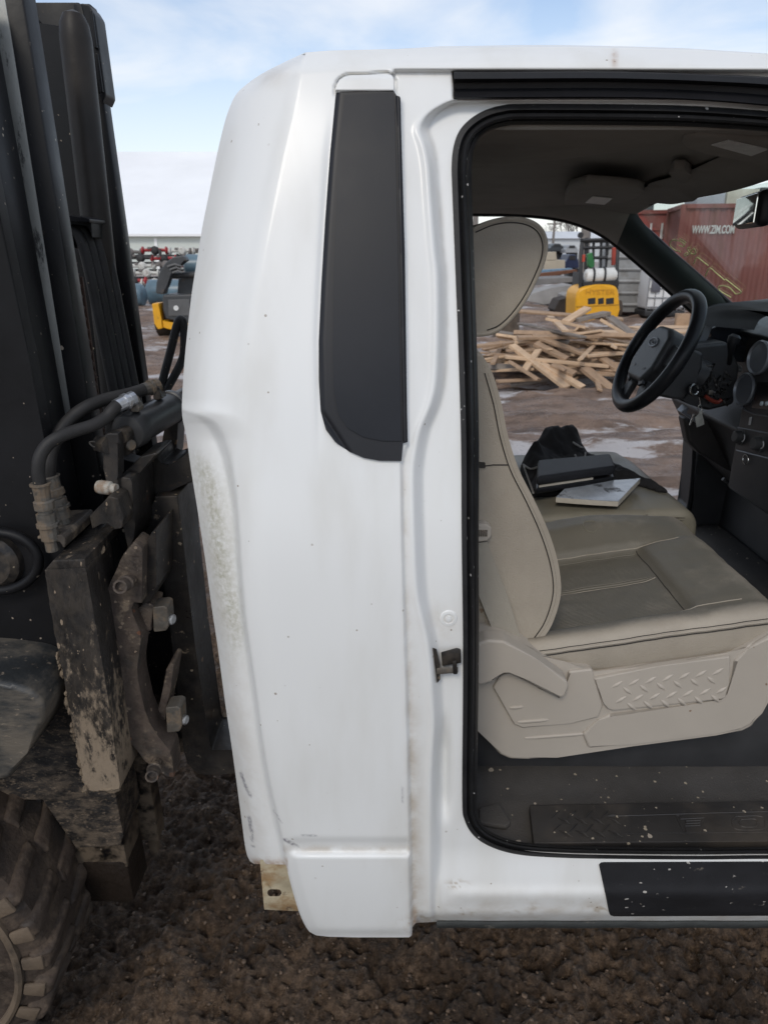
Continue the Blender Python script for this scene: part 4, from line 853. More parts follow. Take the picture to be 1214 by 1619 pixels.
def leather_seat():
    m = M_LEATH.copy(); m.name = 'seat_leather_soiled_top'; nt = m.node_tree; N = nt.nodes; L = nt.links; b = N['Principled BSDF']
    src = b.inputs['Base Color'].links[0].from_socket; tc = N.new('ShaderNodeTexCoord'); se = N.new('ShaderNodeSeparateXYZ'); L.new(tc.outputs['Object'], se.inputs[0])
    # soiled wear patch: seating area, with its own ragged outline
    n = N.new('ShaderNodeTexNoise'); n.inputs['Scale'].default_value = 7; n.inputs['Detail'].default_value = 8; n.inputs['Roughness'].default_value = .7; L.new(tc.outputs['Object'], n.inputs[0])
    nm = N.new('ShaderNodeMath'); nm.operation = 'MULTIPLY_ADD'; L.new(n.outputs[0], nm.inputs[0]); nm.inputs[1].default_value = .09; nm.inputs[2].default_value = -.045
    ya = N.new('ShaderNodeMath'); ya.operation = 'ADD'; L.new(se.outputs[1], ya.inputs[0]); L.new(nm.outputs[0], ya.inputs[1])
    xa = N.new('ShaderNodeMath'); xa.operation = 'ADD'; L.new(se.outputs[0], xa.inputs[0]); L.new(nm.outputs[0], xa.inputs[1])
    def rng_(v, a, bb, lo=0., hi=1.):
        r = N.new('ShaderNodeMapRange'); r.interpolation_type = 'SMOOTHSTEP'; r.inputs[1].default_value = a; r.inputs[2].default_value = bb; r.inputs[3].default_value = lo; r.inputs[4].default_value = hi; L.new(v, r.inputs[0]); return r.outputs[0]
    def mul(a, c):
        r = N.new('ShaderNodeMath'); r.operation = 'MULTIPLY'; L.new(a, r.inputs[0]); L.new(c, r.inputs[1]); return r.outputs[0]
    f = mul(rng_(ya.outputs[0], 1.20, 1.235), rng_(xa.outputs[0], .80, .70))
    pa = rng_(n.outputs[0], .50, .74, .90, .62)
    f = mul(f, pa)
    mx = N.new('ShaderNodeMixRGB'); L.new(f, mx.inputs[0]); L.new(src, mx.inputs[1]); mx.inputs[2].default_value = (.115, .104, .080, 1); L.new(mx.outputs[0], b.inputs['Base Color'])
    # woven inserts: fine cross ribs
    wv = N.new('ShaderNodeTexWave'); wv.wave_type = 'BANDS'; wv.bands_direction = 'Y'; wv.inputs['Scale'].default_value = 60; wv.inputs['Distortion'].default_value = .3; L.new(tc.outputs['Object'], wv.inputs[0])
    ins = mul(mul(rng_(se.outputs[1], 1.25, 1.26), rng_(se.outputs[1], 1.56, 1.55)), rng_(se.outputs[0], .598, .592))
    bp = N.new('ShaderNodeBump'); bp.inputs['Distance'].default_value = .0009; L.new(wv.outputs[0], bp.inputs['Height']); L.new(mul(ins, ins), bp.inputs['Strength'])
    old = b.inputs['Normal'].links[0].from_socket; L.new(old, bp.inputs['Normal']); L.new(bp.outputs[0], b.inputs['Normal'])
    return m
M_SEATTOP = leather_seat(); cu.data.materials.append(M_SEATTOP)
def stitch_line(name, parent, pts, rad_=.0012, mat=M_STITCH):
    return tube(name, mat, parent, pts, rad_, 6)
edge = [(X, seat_z(X, 1.19)) for X in np.linspace(.24, .735, 40)]
stitch_line('stitching', cu, [(X, 1.1878, z - .018) for X, z in edge]); stitch_line('stitching', cu, [(X, 1.1840, z - .027) for X, z in edge])
tube('piping', M_LEATH, cu, [(X, 1.1862, z - .0225) for X, z in edge], .0030, 8)
for yq in (1.566, 1.246):
    stitch_line('seam', cu, [(X, yq, seat_z(X, yq) + .0004) for X in np.linspace(.28, .70, 40)], .0011, M_LEATH)
stitch_line('seam', cu, [(.602, Y, seat_z(.602, Y) + .0004) for Y in np.linspace(1.25, 1.56, 30)], .0012); stitch_line('seam', cu, [(X, 1.42, seat_z(X, 1.42) + .0006) for X in np.linspace(.28, .598, 30)], .0011, M_LEATH)
tube('embossed_mark', M_LEATHD, cu, [Vector((x, y, seat_z(x, y) + .0005)) for x, y in [(.51 + .018 * math.cos(a), 1.635 + .022 * math.sin(a)) for a in np.linspace(.6, 5.6, 12)]], .0012, 6)
# backrest
BK = [(690, 1075), (690, 556), (735, 552), (762, 560), (779, 592), (793, 640), (803, 690), (820, 742), (843, 788), (866, 838), (880, 882), (886.5, 922), (884, 952), (872, 988), (856, 1012), (836, 1034), (800, 1072)]
bkp = [tuple(p) for p in BK[:3]] + [tuple(p) for p in cr(BK[3:], 4)]
bk = prism('backrest', M_LEATH, seat, bkp, 1.215, 1.70, .022, 4, 60)
ins_ = [(766, 590), (780, 640), (790, 690), (806, 742), (830, 790), (852, 838), (867, 882), (874, 920), (872, 950), (860, 985), (842, 1012)]
for d_ in (0, 5):
    stitch_line('stitching', bk, [PY(x + (0 if d_ == 0 else 5), y, 1.2145 + (0 if d_ == 0 else .0015)) for x, y in cr(ins_, 5)], .0011)
stitch_line('seam', bk, [PY(x, y, 1.2145) for x, y in [(735, 742), (757, 738), (780, 735), (803, 735)]], .0012)
prism('fabric_tag', M_STITCH, bk, [(757, 731), (767, 732), (767, 740), (757, 740)], 1.211, 1.216, 0)
# seat belt and its guide
bg_ = prism('belt_guide', M_PLAS, seat, [(735, 830), (768, 828), (777, 834), (777, 848), (770, 856), (735, 860)], 1.195, 1.216, .004, 2)
tubes('belt_guide_rib', M_STEELD, bg_, [[PY(757 + k_ * 3, 838, 1.194), PY(757 + k_ * 3, 848, 1.194)] for k_ in range(5)], .0012, 6)
wprism('seat_belt', pm('belt_webbing', (.33, .30, .25), .8, var=.08, vs=8, bump=.3, bs=500), seat, [PY(x, y, Y) for x, y, Y in [(735, 862, 1.203), (770, 856, 1.203), (798, 930, 1.198), (826, 1018, 1.194), (806, 1030, 1.194), (780, 1000, 1.197), (752, 930, 1.200)]], (0, .004, 0), 0)
# headrest
HR = [(712, 410), (722, 385), (748, 360), (778, 347.5), (808, 343), (836, 346.5), (856, 359), (865, 381), (862, 407), (850, 438), (832, 473), (810, 503), (788, 523), (768, 531), (742, 531), (718, 520), (708, 470)]
hrp = [tuple(p) for p in cr(HR + [HR[0]], 4)[:-1]]
hr_ = prism('headrest', M_LEATH, seat, hrp, 1.335, 1.59, .014, 4, 60)
hc = np.array([785., 437.])
tube('piping', M_LEATH, hr_, [PY(*(hc + (np.array(p) - hc) * .965), 1.3365) for p in cr(HR + [HR[0]], 4)[:-1]], .0042, 8, closed=True)
for k_ in (.905, .95):
    stitch_line('stitching', hr_, [PY(*(hc + (np.array(p) - hc) * k_), 1.3345 if k_ < .92 else 1.3365) for p in cr(HR[2:14], 5)], .0011)
# side trim
TR = [(700, 1010), (748, 1000), (790, 1002), (822, 1016), (858, 1038), (890, 1052), (936, 1056), (940, 1068), (1040, 1052), (1154, 1037), (1180, 1024), (1214, 1004), (1260, 985), (1262, 1010), (1236, 1070), (1204, 1128), (1190, 1150), (1172, 1159), (1130, 1163), (1000, 1180), (880, 1198), (836, 1203), (806, 1202), (788, 1194), (772, 1172), (757, 1148), (700, 1100)]
tr = prism('side_trim', M_PLAS, seat, TR, 1.172, 1.23, .012, 4, 60)
prism('recliner_cover', M_PLAS, tr, [(779, 1088), (790, 1070), (806, 1063), (850, 1088), (884, 1108), (893, 1096), (899, 1062), (936, 1058), (953, 1117), (946, 1135), (900, 1144), (826, 1152), (812, 1146)], 1.166, 1.18, .004, 3)
prism('recliner_lever', M_PLAS, tr, [(745, 1022), (770, 1012), (798, 1014), (850, 1044), (896, 1076), (899, 1086), (893, 1102), (884, 1104), (836, 1076), (806, 1059), (792, 1060), (780, 1078), (760, 1084), (745, 1080)], 1.136, 1.176, .013, 4, 60)
for a_, b_, c_ in ((805, 826, 1118), (818, 866, 1139.5), (829, 931, 1163)):
    sl_ = -.075
    tube('trim_rib', M_PLAS, tr, [PY(x, c_ + (x - (a_ + b_) / 2) * sl_, 1.1665 if c_ < 1150 else 1.1725) for x in np.linspace(a_, b_, 6)], [.002, .0038, .0038, .0038, .0038, .002], 10)
prism('trim_lip', M_PLAS, tr, [(920, 1160), (945, 1140), (962, 1130), (1142, 1110), (1154, 1098), (1161, 1044), (1184, 1026), (1216, 1006), (1250, 992), (1234, 1066), (1203, 1124), (1188, 1146), (1170, 1155), (1130, 1160), (1000, 1177), (930, 1184)], 1.1672, 1.18, .006, 4, 60)
pn = prism('storage_panel', M_PLAS, tr, [(938, 1073), (1040, 1054), (1154, 1037.5), (1152, 1080), (1147, 1103), (1140, 1106), (970, 1124), (960, 1121), (954, 1112)], 1.164, 1.18, .003, 2)
nY = Vector((0, -1, 0))
for r_ in range(4):
    for c_ in range(7 - (r_ % 2)):
        x = 975 + c_ * 26.5 + (13 if r_ % 2 else 0) - r_ * -3; y = 1079 + r_ * 12 - (x - 960) * .155 * (.82 if r_ < 2 else .6) + 5
        if x > 1143: continue
        a = R(38 if r_ % 2 == 0 else -40)
        L_ = lozenge(PY(x, y, 1.1645), (math.cos(a), 0, math.sin(a)), .024, .0042, .0035, nY, (-math.sin(a), 0, math.cos(a)))
        lozenges('tread_bar', M_PLAS, pn, [L_])
# driver seat cushion
def dz(X, Y):
    z = .962 + .02 * s1(.3, .8, X) - .03 * s1(.80, .95, X) * .6 - .012 * s1(2.32, 2.5, Y)
    return z - .004 * g1(X, .72, .006) * (1 - s1(1.95, 2.0, Y) * 0) + .002 * mnoise.noise((X * 8, Y * 8, 2))
ds = box('driver_seat', M_DASH, cab, (.55, 2.15, .70), (.5, .55, .2), None, .01); ds['label'] = 'olive beige driver seat cushion'
dc = put('cushion', cushion_mesh(.25, .875, 1.825, 2.50, dz, lambda X, Y: .83, .022, 70, 50, .05), M_LEATHD, ds)
for q_ in (.012, .020, .028):
    stitch_line('stitching', dc, [(X, 1.825 - .001 + (.006 if q_ < .015 else 0) + max(0, X - .82) * .35, dz(X, 1.835) - q_) for X in np.linspace(.3, .85, 24)], .0011)
prism('backrest', M_LEATH, ds, [(640, 640), (700, 560), (722, 560), (732, 700), (735, 800), (640, 800)], 1.95, 2.42, .03, 3)

# ---------------------------------------------------------------- things lying on the driver seat
M_CLOTH = pm('black_jacket_cloth', (.018, .016, .016), .85, var=.35, vs=20, bump=.3, bs=500)
def seat_top(x, y): return dz(x, y)
# jacket: crumpled cloth, closed shell lying on the cushion
jk_out = [(822, 735), (828, 722), (845, 712), (853, 704), (872, 700), (890, 706), (905, 702), (920, 706), (926, 722), (938, 728), (975, 738), (1008, 755), (1040, 768), (1056, 776), (1050, 781), (1010, 768), (970, 765), (900, 775), (850, 792), (835, 788), (826, 760)]
jc = [PZ(x, y, .985) for x, y in jk_out]
gxs = np.linspace(.36, .95, 120); gys = np.linspace(1.98, 2.62, 110); JX, JY = np.meshgrid(gxs, gys)
jpoly = [(p.x, p.y) for p in jc]
def jacket_profile(X, Y):
    pj = np.array(jpoly); q = np.roll(pj, -1, 0); best = np.full(X.shape, 9.)
    for a, b in zip(pj, q):
        d = b - a; t = np.clip(((X - a[0]) * d[0] + (Y - a[1]) * d[1]) / (d @ d + 1e-9), 0, 1); best = np.minimum(best, np.hypot(X - a[0] - t * d[0], Y - a[1] - t * d[1]))
    return best
ins = in_poly(JX, JY, jpoly); dd = jacket_profile(JX, JY)
fold = fbm(JX * 9 + 2 * fbm(JX * 4, JY * 4, 2, 7), JY * 6, 3, 17); rid = 1 - np.abs(2 * fold / .9 - 1); rid2 = 1 - np.abs(2 * fbm(JX * 22 + 4 * fold, JY * 15, 3, 23) / .9 - 1)
hgt = np.minimum(dd / .05, 1) ** .6 * (.016 + .080 * (np.exp(-(((JX - .46) / .07) ** 2 + ((JY - 2.22) / .09) ** 2)) + 1.0 * np.exp(-(((JX - .56) / .07) ** 2 + ((JY - 2.38) / .08) ** 2)) + .8 * np.exp(-(((JX - .66) / .06) ** 2 + ((JY - 2.40) / .08) ** 2))) * (.25 + .95 * rid)) + .022 * rid2 * np.minimum(dd / .04, 1)
base = np.vectorize(dz)(JX, np.clip(JY, 1.8, 2.5))
zt = base + .002 + np.where(ins, hgt, 0)
def shell(name, mat, X, Y, Zt, Zb, keep, parent=None):
    n, m_ = X.shape; kq = keep[:-1, :-1] & keep[1:, :-1] & keep[:-1, 1:] & keep[1:, 1:]
    i = np.arange(n * m_).reshape(n, m_); j0, i0 = np.nonzero(kq); Q = np.stack([i[j0, i0], i[j0, i0 + 1], i[j0 + 1, i0 + 1], i[j0 + 1, i0]], 1)
    V = np.concatenate([np.stack([X, Y, Zt], -1).reshape(-1, 3), np.stack([X, Y, Zb], -1).reshape(-1, 3)]); off = n * m_
    E = np.concatenate([Q[:, [0, 1]], Q[:, [1, 2]], Q[:, [2, 3]], Q[:, [3, 0]]]); key = np.sort(E, 1); key = key[:, 0] * off + key[:, 1]
    un, inv, ct = np.unique(key, return_inverse=True, return_counts=True); be = E[ct[inv] == 1]
    Fs = np.concatenate([Q, Q[:, ::-1] + off, np.stack([be[:, 1], be[:, 0], be[:, 0] + off, be[:, 1] + off], 1)])
    used = np.unique(Fs); mp_ = -np.ones(len(V), int); mp_[used] = np.arange(len(used))
    return put(name, mesh(V[used], mp_[Fs]), mat, parent)
jroot = thing('jacket', (.53, 2.35, .96), 'crumpled black jacket with pale piping heaped on the driver seat', 'jacket')
jk = shell('cloth', M_CLOTH, JX, JY, zt, base + .001, ins, jroot)
def jz(x, y):
    i_ = np.argmin(abs(gxs - x)); j_ = np.argmin(abs(gys - y)); return float(zt[j_, i_])
def on_jacket(px):
    o = []
    for x, y in cr(px, 6):
        p = PZ(x, y, 1.0)
        for _ in range(8): p = PZ(x, y, .6 * p.z + .4 * (jz(p.x, p.y) + .003))
        o.append(p)
    return o
M_PIPE = pm('pale_piping', (.42, .40, .37), .7, var=.1)
for s_ in ([(826, 735), (838, 742), (852, 738), (866, 730), (880, 728), (893, 737)], [(827, 737), (832, 752), (838, 768), (842, 780)], [(908, 720), (912, 730), (910, 738)], [(905, 700), (914, 706), (924, 712), (923, 728)]):
    tube('piping', M_PIPE, jroot, [p + Vector((0, -.004, .003)) for p in on_jacket(s_)], .003, 6)
# zipped organiser
ob = [(843, 750), (930, 738), (965, 736), (970, 752), (970, 764), (930, 774), (852, 784), (846, 776)]
zb = 1.0
f = [PZ(x, y, zb) for x, y in [(846, 782), (970, 763), (962, 741), (848, 752)]]
org = thing('zip_organiser', (f[0] + f[2]) / 2, 'black zipped organiser case lying on the jacket', 'organiser')
wprism('lower_cover', M_RUBC, org, f, (0, 0, .018), .006, 3); wprism('upper_cover', pm('black_nylon', (.013, .013, .016), .6, var=.3, vs=30, bump=.25, bs=900), org, [p + Vector((0, 0, .024)) for p in f], (0, 0, .028), .010, 3)
wprism('paper_sheaf', pm('paper_cream', (.55, .50, .42), .8, var=.1, vs=50), org, [f[0] + (f[1] - f[0]) * .04 + Vector((0, .004, .0182)), f[0] + (f[1] - f[0]) * .72 + Vector((0, .004, .0182)), f[2] + (f[3] - f[2]) * .3 + Vector((0, 0, .0182)), f[3] + Vector((.01, 0, .0182))], (0, 0, .0055), 0)
# paperback book
bz = .988; bp_ = [PZ(x, y, bz) for x, y in [(878, 794), (976, 803), (1010, 770), (905, 768)]]
book = thing('paperback_book', (bp_[0] + bp_[2]) / 2, 'pale paperback book with curled cover on the driver seat', 'book')
def sheet(name, mat, parent, a, b, c, d, z0, z1, curl, nu_=14):
    V = []; Fc = []
    for zz_ in (z0, z1):
        for i in range(nu_ + 1):
            t = i / nu_; w0 = a.lerp(b, t); w1 = d.lerp(c, t); up_ = curl * (t ** 2)
            V += [w0 + Vector((0, 0, zz_ + up_ * .35)), w0.lerp(w1, .5) + Vector((0, 0, zz_ + up_ * .75)), w1 + Vector((0, 0, zz_ + up_))]
    n2 = (nu_ + 1) * 3
    for i in range(nu_):
        for j in range(2):
            q = (i * 3 + j, i * 3 + j + 1, (i + 1) * 3 + j + 1, (i + 1) * 3 + j); Fc += [tuple(v + n2 for v in q), q[::-1]]
        Fc += [(i * 3, (i + 1) * 3, (i + 1) * 3 + n2, i * 3 + n2), (i * 3 + 2, i * 3 + 2 + n2, (i + 1) * 3 + 2 + n2, (i + 1) * 3 + 2)]
    Fc += [(0, n2, n2 + 1, 1), (1, n2 + 1, n2 + 2, 2), (n2 - 3, n2 - 2, 2 * n2 - 2, 2 * n2 - 3), (n2 - 2, n2 - 1, 2 * n2 - 1, 2 * n2 - 2)]
    bm = bmesh.new(); bm.from_mesh(mesh(V, Fc)); return put(name, from_bm(bm, 40), mat, parent)
sheet('pages', pm('paper_cream', (.55, .50, .42)), book, *bp_, 0, .014, .012)
sheet('cover', pm('book_cover', (.42, .45, .50), .25, var=.35, vs=9, coat=.3, dirt=((.05, .05, .055), 9, .60, .03, .85)), book, *[p + Vector((0, 0, .0145)) for p in bp_], 0, .0012, .012)
# keys hanging from the lock
kr = PY(1103, 634, 2.075)
keys = thing('key_ring', kr, 'silver keys with pale tag dangling from the ignition lock', 'keys')
tube('ring', M_CHROME, keys, [PY(1106 + 3 * math.cos(a), 645 + 5 * math.sin(a), 2.075) for a in np.linspace(0, 2 * math.pi, 16)[:-1]], .0012, 6, closed=True)
tube('chain', M_CHROME, keys, [PY(1104, 628, 2.075), PY(1106, 634, 2.075), PY(1106, 640, 2.075)], .0014, 6)
prism('key_tag', pm('tag_metal', (.48, .47, .42), .4, metal=.4, var=.2, vs=60), keys, [(1098, 660), (1104, 655), (1106, 650), (1111, 650), (1109, 656), (1112, 663), (1113, 671), (1101, 676)], 2.07, 2.073, .0008)
prism('key_blade', M_CHROME, keys, [(1095, 655), (1098, 654), (1095, 664), (1091, 673), (1089, 672), (1093, 662)], 2.075, 2.078, .0005)

# ================================================================ NEAR FORKLIFT (left)
fk = thing('forklift', (-1.0, 1.5, 0), 'muddy black forklift with tall mast holding the white cab on its forks', 'forklift')
def rail(name, mat, x0, y0, x1, y1, Y0, Y1, wid_, bev=.004):
    """upright channel: right-hand edge traced from (x0,y0) at top to (x1,y1) at bottom"""
    a = PY(x0, y0, Y0); b = PY(x1, y1, Y0); w_ = Vector((-wid_, 0, 0))
    bm = bmesh.new(); f = [a, b, b + w_, a + w_]; bm_prism(bm, f, [p + Vector((0, Y1 - Y0, 0)) for p in f], bev, 2); return put(name, from_bm(bm), mat, fk)
rail('mast_rail', M_BLKM, -66, -45, 203, 1372, 1.20, 1.29, .12)
rail('mast_foot', pm('wet_mud_metal', (.017, .012, .009), .5, spec=.25, var=.4, vs=12, bump=.7, bs=60), 201, 1360, 214, 1429, 1.198, 1.30, .108, .012)
rb = rail('mast_rail', M_BLKM, 33, -30, 252, 1330, 1.32, 1.37, .13)
rail('rail_flange', M_BLKM, 20, -30, 250, 1350, 1.372, 1.40, .02)
ws_ = rail('wear_strip', M_WORN, 4, -30, 118, 690, 1.3185, 1.33, .030, .001)
rc = rail('mast_rail', M_BLKM, 143, 5, 250, 760, 1.70, 1.74, .035)
rail('mast_rail_web', M_BLKM, 126, 3, 236, 760, 1.715, 1.735, .14)
prism('rail_top_stop', M_BLKM, fk, [(126, 4), (140, 6), (150, 22), (168, 150), (162, 164), (156, 150), (140, 40)], 1.69, 1.75, .004)
for y0_, y1_ in ((16, 76), (84, 146)):
    prism('stop_recess_rib', M_BLKM, fk, [(141 + (y0_ - 16) * .13, y0_), (146 + (y0_ - 16) * .13, y0_), (146 + (y1_ - 16) * .135, y1_), (141 + (y1_ - 16) * .135, y1_)], 1.684, 1.692, .002)
prism('mast_crossplate', M_BLKM, fk, [(30, 20), (50, 22), (60, 40), (100, 40), (215, 720), (120, 720)], 1.66, 1.70, .004)
lathe('lift_cylinder', pm('dusty_black_cylinder', (.017, .0135, .011), .5, var=.5, vs=6, spec=.3, bump=.2, bs=40), fk, PY(86, 14, 1.60) + Vector((0, 0, -1.75)), (.02, 0, 1), [(0, .030), (1.70, .030), (1.725, .027), (1.742, .019), (1.75, .0)], 28)
rail('inner_mast_rail', M_BLKM, 46, -5, 160, 760, 1.42, 1.45, .05)
# hose reel bundle inside the mast
hb = prism('hose_guide', M_BLKM, fk, [(93, 340), (132, 346), (144, 346), (146, 376), (140, 356), (112, 352), (106, 392), (98, 392)], 1.52, 1.60, .002)
prism('hose_guide_lip', M_RUBC, hb, [(93, 337), (104, 341), (112, 343), (128, 342), (142, 346), (142, 352), (118, 350), (93, 344)], 1.50, 1.60, .002)
for k_ in range(4):
    tube('mast_hose', M_HOSE, fk, [PY(x + k_ * 11, y - k_ * 3, 1.53 + .022 * k_) for x, y in cr([(103, 375), (112, 364), (124, 372), (134, 398), (146, 450), (160, 520), (176, 600), (192, 680)], 5)], .0105, 10)
chn = box('lift_chain', M_CHAIN, fk, PY(146, 560, 1.47), (.006, .006, .30), None, .001)
for k_ in range(16):
    y = 425 + k_ * 17.5; x = 118 + (y - 425) * .17
    c = PY(x, y, 1.455); d = Vector((0, 0, 1))
    tube('chain_link', M_CHAIN, chn, [c + Vector((0, -.006, .012)), c + Vector((0, -.006, 0)), c + Vector((0, -.006, -.012))], [.010, .0055, .010], 10)
# side plates, ring and fender
prism('mast_side_plate', M_BLKM, fk, [(-260, 200), (-30, 200), (45, 560), (98, 840), (132, 1040), (110, 1110), (60, 1085), (-260, 1090)], 1.165, 1.198, .004)
rng_c = np.array([2., 888.])
lr = tube('lifting_ring', M_BLKM, fk, [PY(-4 + 66 * math.cos(a), 888 + 46 * math.sin(a), 1.142) for a in np.linspace(0, 2 * math.pi, 40)[:-1]], .009, 12, closed=True)
lathe('ring_boss', M_BLKC, fk, PY(-10, 886, 1.165), (0, -1, 0), [(0, .055), (.012, .052), (.022, .04), (.026, .0)], 28)
M_FEND = pm('fender_mud_smear', (.03, .033, .035), .45, var=.4, vs=9, bump=.4, bs=50, dirt=((.13, .108, .082), 9, .52, .12, .8), dirt2=((.2, .16, .12), 60, .64, .04, .8), stretch=(.7, 1, 1.8))
prism('fender', M_FEND, fk, [(-240, 1062), (-40, 1074), (20, 1082), (55, 1096), (71, 1118), (68, 1146), (44, 1190), (18, 1231), (0, 1236), (-40, 1226), (-240, 1200)], 1.03, 1.20, .012, 3)
M_AXF = pm('smeared_mud_black', (.018, .017, .017), .55, var=.4, vs=20, bump=.6, bs=70, spec=.25, dirt=((.125, .096, .07), 34, .57, .15, .8, (.28, .75, .14, -.04)), dirt2=((.16, .122, .088), 110, .60, .06, .8), stretch=(.8, 1, 1.6))
prism('axle_frame', M_AXF, fk, [(-200, 1190), (30, 1180), (72, 1118), (112, 1060), (145, 1060), (196, 1322), (190, 1338), (119, 1342), (70, 1262), (-200, 1262)], 1.185, 1.30, .004)
# wheel: lugged tyre + rim
R_T = .34; WC = Vector((-.995, 1.0, R_T - .005)); wy1 = 1.24
tw = lathe('front_wheel', M_TYRE, fk, WC + Vector((0, .015, 0)), (0, 1, 0), [(-.01, .0), (-.01, .275), (-.004, .300), (.004, .316), (.016, .326), (.05, .330), (.16, .330), (.20, .326), (.222, .312), (.226, .27), (.226, 0)], 64)
for k_ in range(26):
    a = 2 * math.pi * k_ / 26
    def TP(r_, ang, y): return WC + Vector((r_ * math.cos(ang), y, r_ * math.sin(ang)))
    for s_ in (0, 1):
        aa = a + (math.pi / 26 if s_ else 0); w_ = .068; sk = .10 if not s_ else -.10; ya, yb = ((.002, .120) if not s_ else (.245, .130))
        bm = bmesh.new(); ib = .300
        f = [TP(ib, aa - w_, ya), TP(ib, aa + w_, ya), TP(ib, aa + w_ + sk, yb), TP(ib, aa - w_ + sk, yb)]; t_ = [TP(R_T, aa - w_ * .82, ya + (.008 if not s_ else -.008)), TP(R_T, aa + w_ * .82, ya + (.008 if not s_ else -.008)), TP(R_T, aa + w_ * .8 + sk, yb), TP(R_T, aa - w_ * .8 + sk, yb)]
        bm_prism(bm, f, t_, .010, 2); bmesh.ops.subdivide_edges(bm, edges=bm.edges[:], cuts=1, use_grid_fill=True)
        for v in bm.verts: v.co += Vector((mnoise.noise(v.co * 38), mnoise.noise(v.co * 38 + Vector((9, 0, 0))), mnoise.noise(v.co * 38 + Vector((0, 9, 0))))) * .007
        put('tread_lug', from_bm(bm, 70), M_TYRE, tw)
    bm = bmesh.new(); f = [TP(.285, a - .05, .006), TP(.285, a + .05, .006), TP(.326, a + .058, .012), TP(.326, a - .058, .012)]
    bm_prism(bm, f, [p + Vector((0, -.009, 0)) for p in f], .006, 2); put('sidewall_lug', from_bm(bm), M_RIM, tw)
rm = lathe('rim', M_RIM, tw, WC + Vector((0, .012, 0)), (0, -1, 0), [(0, .283), (.014, .283), (.018, .277), (.014, .268), (-.004, .262), (-.02, .20), (-.03, .15), (-.012, .12), (-.008, .06), (.01, .05), (.012, 0)], 56)
for k_ in range(8):
    a = 2 * math.pi * k_ / 8 + .2; lathe('wheel_nut', M_RIM, rm, WC + Vector((.10 * math.cos(a), .035, .10 * math.sin(a))), (0, -1, 0), [(0, .012), (.018, .012), (.02, .009), (.02, 0)], 6)
# chassis standing behind the mast, left of the frame
wprism('chassis', M_BLKM, fk, [(-3.1, 1.12, .30), (-1.36, 1.12, .30), (-1.36, 1.12, .75), (-1.60, 1.12, 1.02), (-2.1, 1.12, 1.10), (-3.0, 1.12, 1.12), (-3.15, 1.12, .80)], (0, .95, 0), .05, 3)
for x_, y_ in ((-1.55, 1.2), (-1.55, 2.0), (-2.75, 1.2), (-2.75, 2.0)):
    tube('overhead_guard_post', M_BLKM, fk, [(x_, y_, .95), (x_ - .06, y_, 1.6), (x_ - .1, y_, 2.15)], .035, 10)
for k_ in range(7): box('overhead_guard_bar', M_BLKM, fk, (-2.25, 1.2 + k_ * .133, 2.16), (1.3, .03, .04), None, .005)
box('driver_seat', M_RUBC, fk, (-2.35, 1.6, 1.22), (.5, .5, .2), None, .04, 3)
lathe('rear_wheel', M_TYRE, fk, (-2.75, 1.10, .27), (0, 1, 0), [(0, .14), (.01, .24), (.03, .27), (.18, .27), (.2, .24), (.2, 0)], 36)
# ---- carriage and side-shifter
def rough_prism(name, mat, poly, Y0, Y1, amp=1.2, bev=.002, close_from=None):
    p = []
    n = len(poly)
    for i in range(n):
        a = np.array(poly[i], float); b = np.array(poly[(i + 1) % n], float); L_ = np.linalg.norm(b - a); k_ = max(1, int(L_ / 9))
        for j in range(k_): q = a + (b - a) * j / k_; p.append(tuple(q + (rng.normal(0, amp, 2) if (close_from is None or i in close_from) else 0)))
    return prism(name, mat, fk, p, Y0, Y1, bev, 1)
bar = rough_prism('carriage_bar', M_MUDM, [(70, 901), (136, 898), (165, 1065), (191, 1248), (136, 1251), (99, 1065)], 1.085, 1.20, .9, .002, (3, 4, 5)); bar['label'] = 'mud-caked vertical carriage bar'
def mudblob(name, mat, parent, px, py, Y, w_, h_, d_, seed=0):
    bm = bmesh.new(); bmesh.ops.create_icosphere(bm, subdivisions=3, radius=1); c = PY(px, py, Y)
    for v in bm.verts:
        n_ = 1 + .45 * mnoise.noise(v.co * 2.2 + Vector((seed, 0, 0))) + .2 * mnoise.noise(v.co * 6 + Vector((0, seed, 0)))
        v.co = c + Vector((v.co.x * w_ * n_, v.co.y * d_ * n_, v.co.z * h_ * n_))
    return put(name, from_bm(bm, 180), mat, parent)
for i_ in range(34):
    t_ = random.random() ** .6; y = 1000 + 248 * t_; x = np.interp(y, [901, 1065, 1251], [70, 99, 137]) + random.uniform(-1, 3)
    mudblob('mud_clump', M_MUDX, bar, x, y, 1.088 + random.uniform(0, .05), random.uniform(.002, .006), random.uniform(.004, .012), random.uniform(.004, .012), i_ * 3.1)
for i_ in range(10):
    mudblob('mud_clump', M_MUDX, bar, random.uniform(138, 190), random.uniform(1243, 1251), 1.088 + random.uniform(0, .04), random.uniform(.005, .014), random.uniform(.003, .007), .008, i_ * 2.7)
prism('bar_cap', M_MUDM, bar, [(84, 886), (134, 884), (137, 898), (71, 902)], 1.088, 1.30, .003)
prism('hose_block', M_MUDM, fk, [(86, 884), (128, 874), (140, 862), (150, 868), (138, 892), (135, 899), (84, 899)], 1.15, 1.32, .003)
prism('fitting_bracket', pm('mudstained_bracket', (.055, .045, .037), .6, var=.4, vs=20, bump=.5, bs=70, dirt=((.2, .155, .11), 25, .52, .06, .8)), fk, [(59, 848), (98, 846), (104, 852), (103, 866), (99, 866), (97, 855), (60, 853)], 1.11, 1.24, .002)
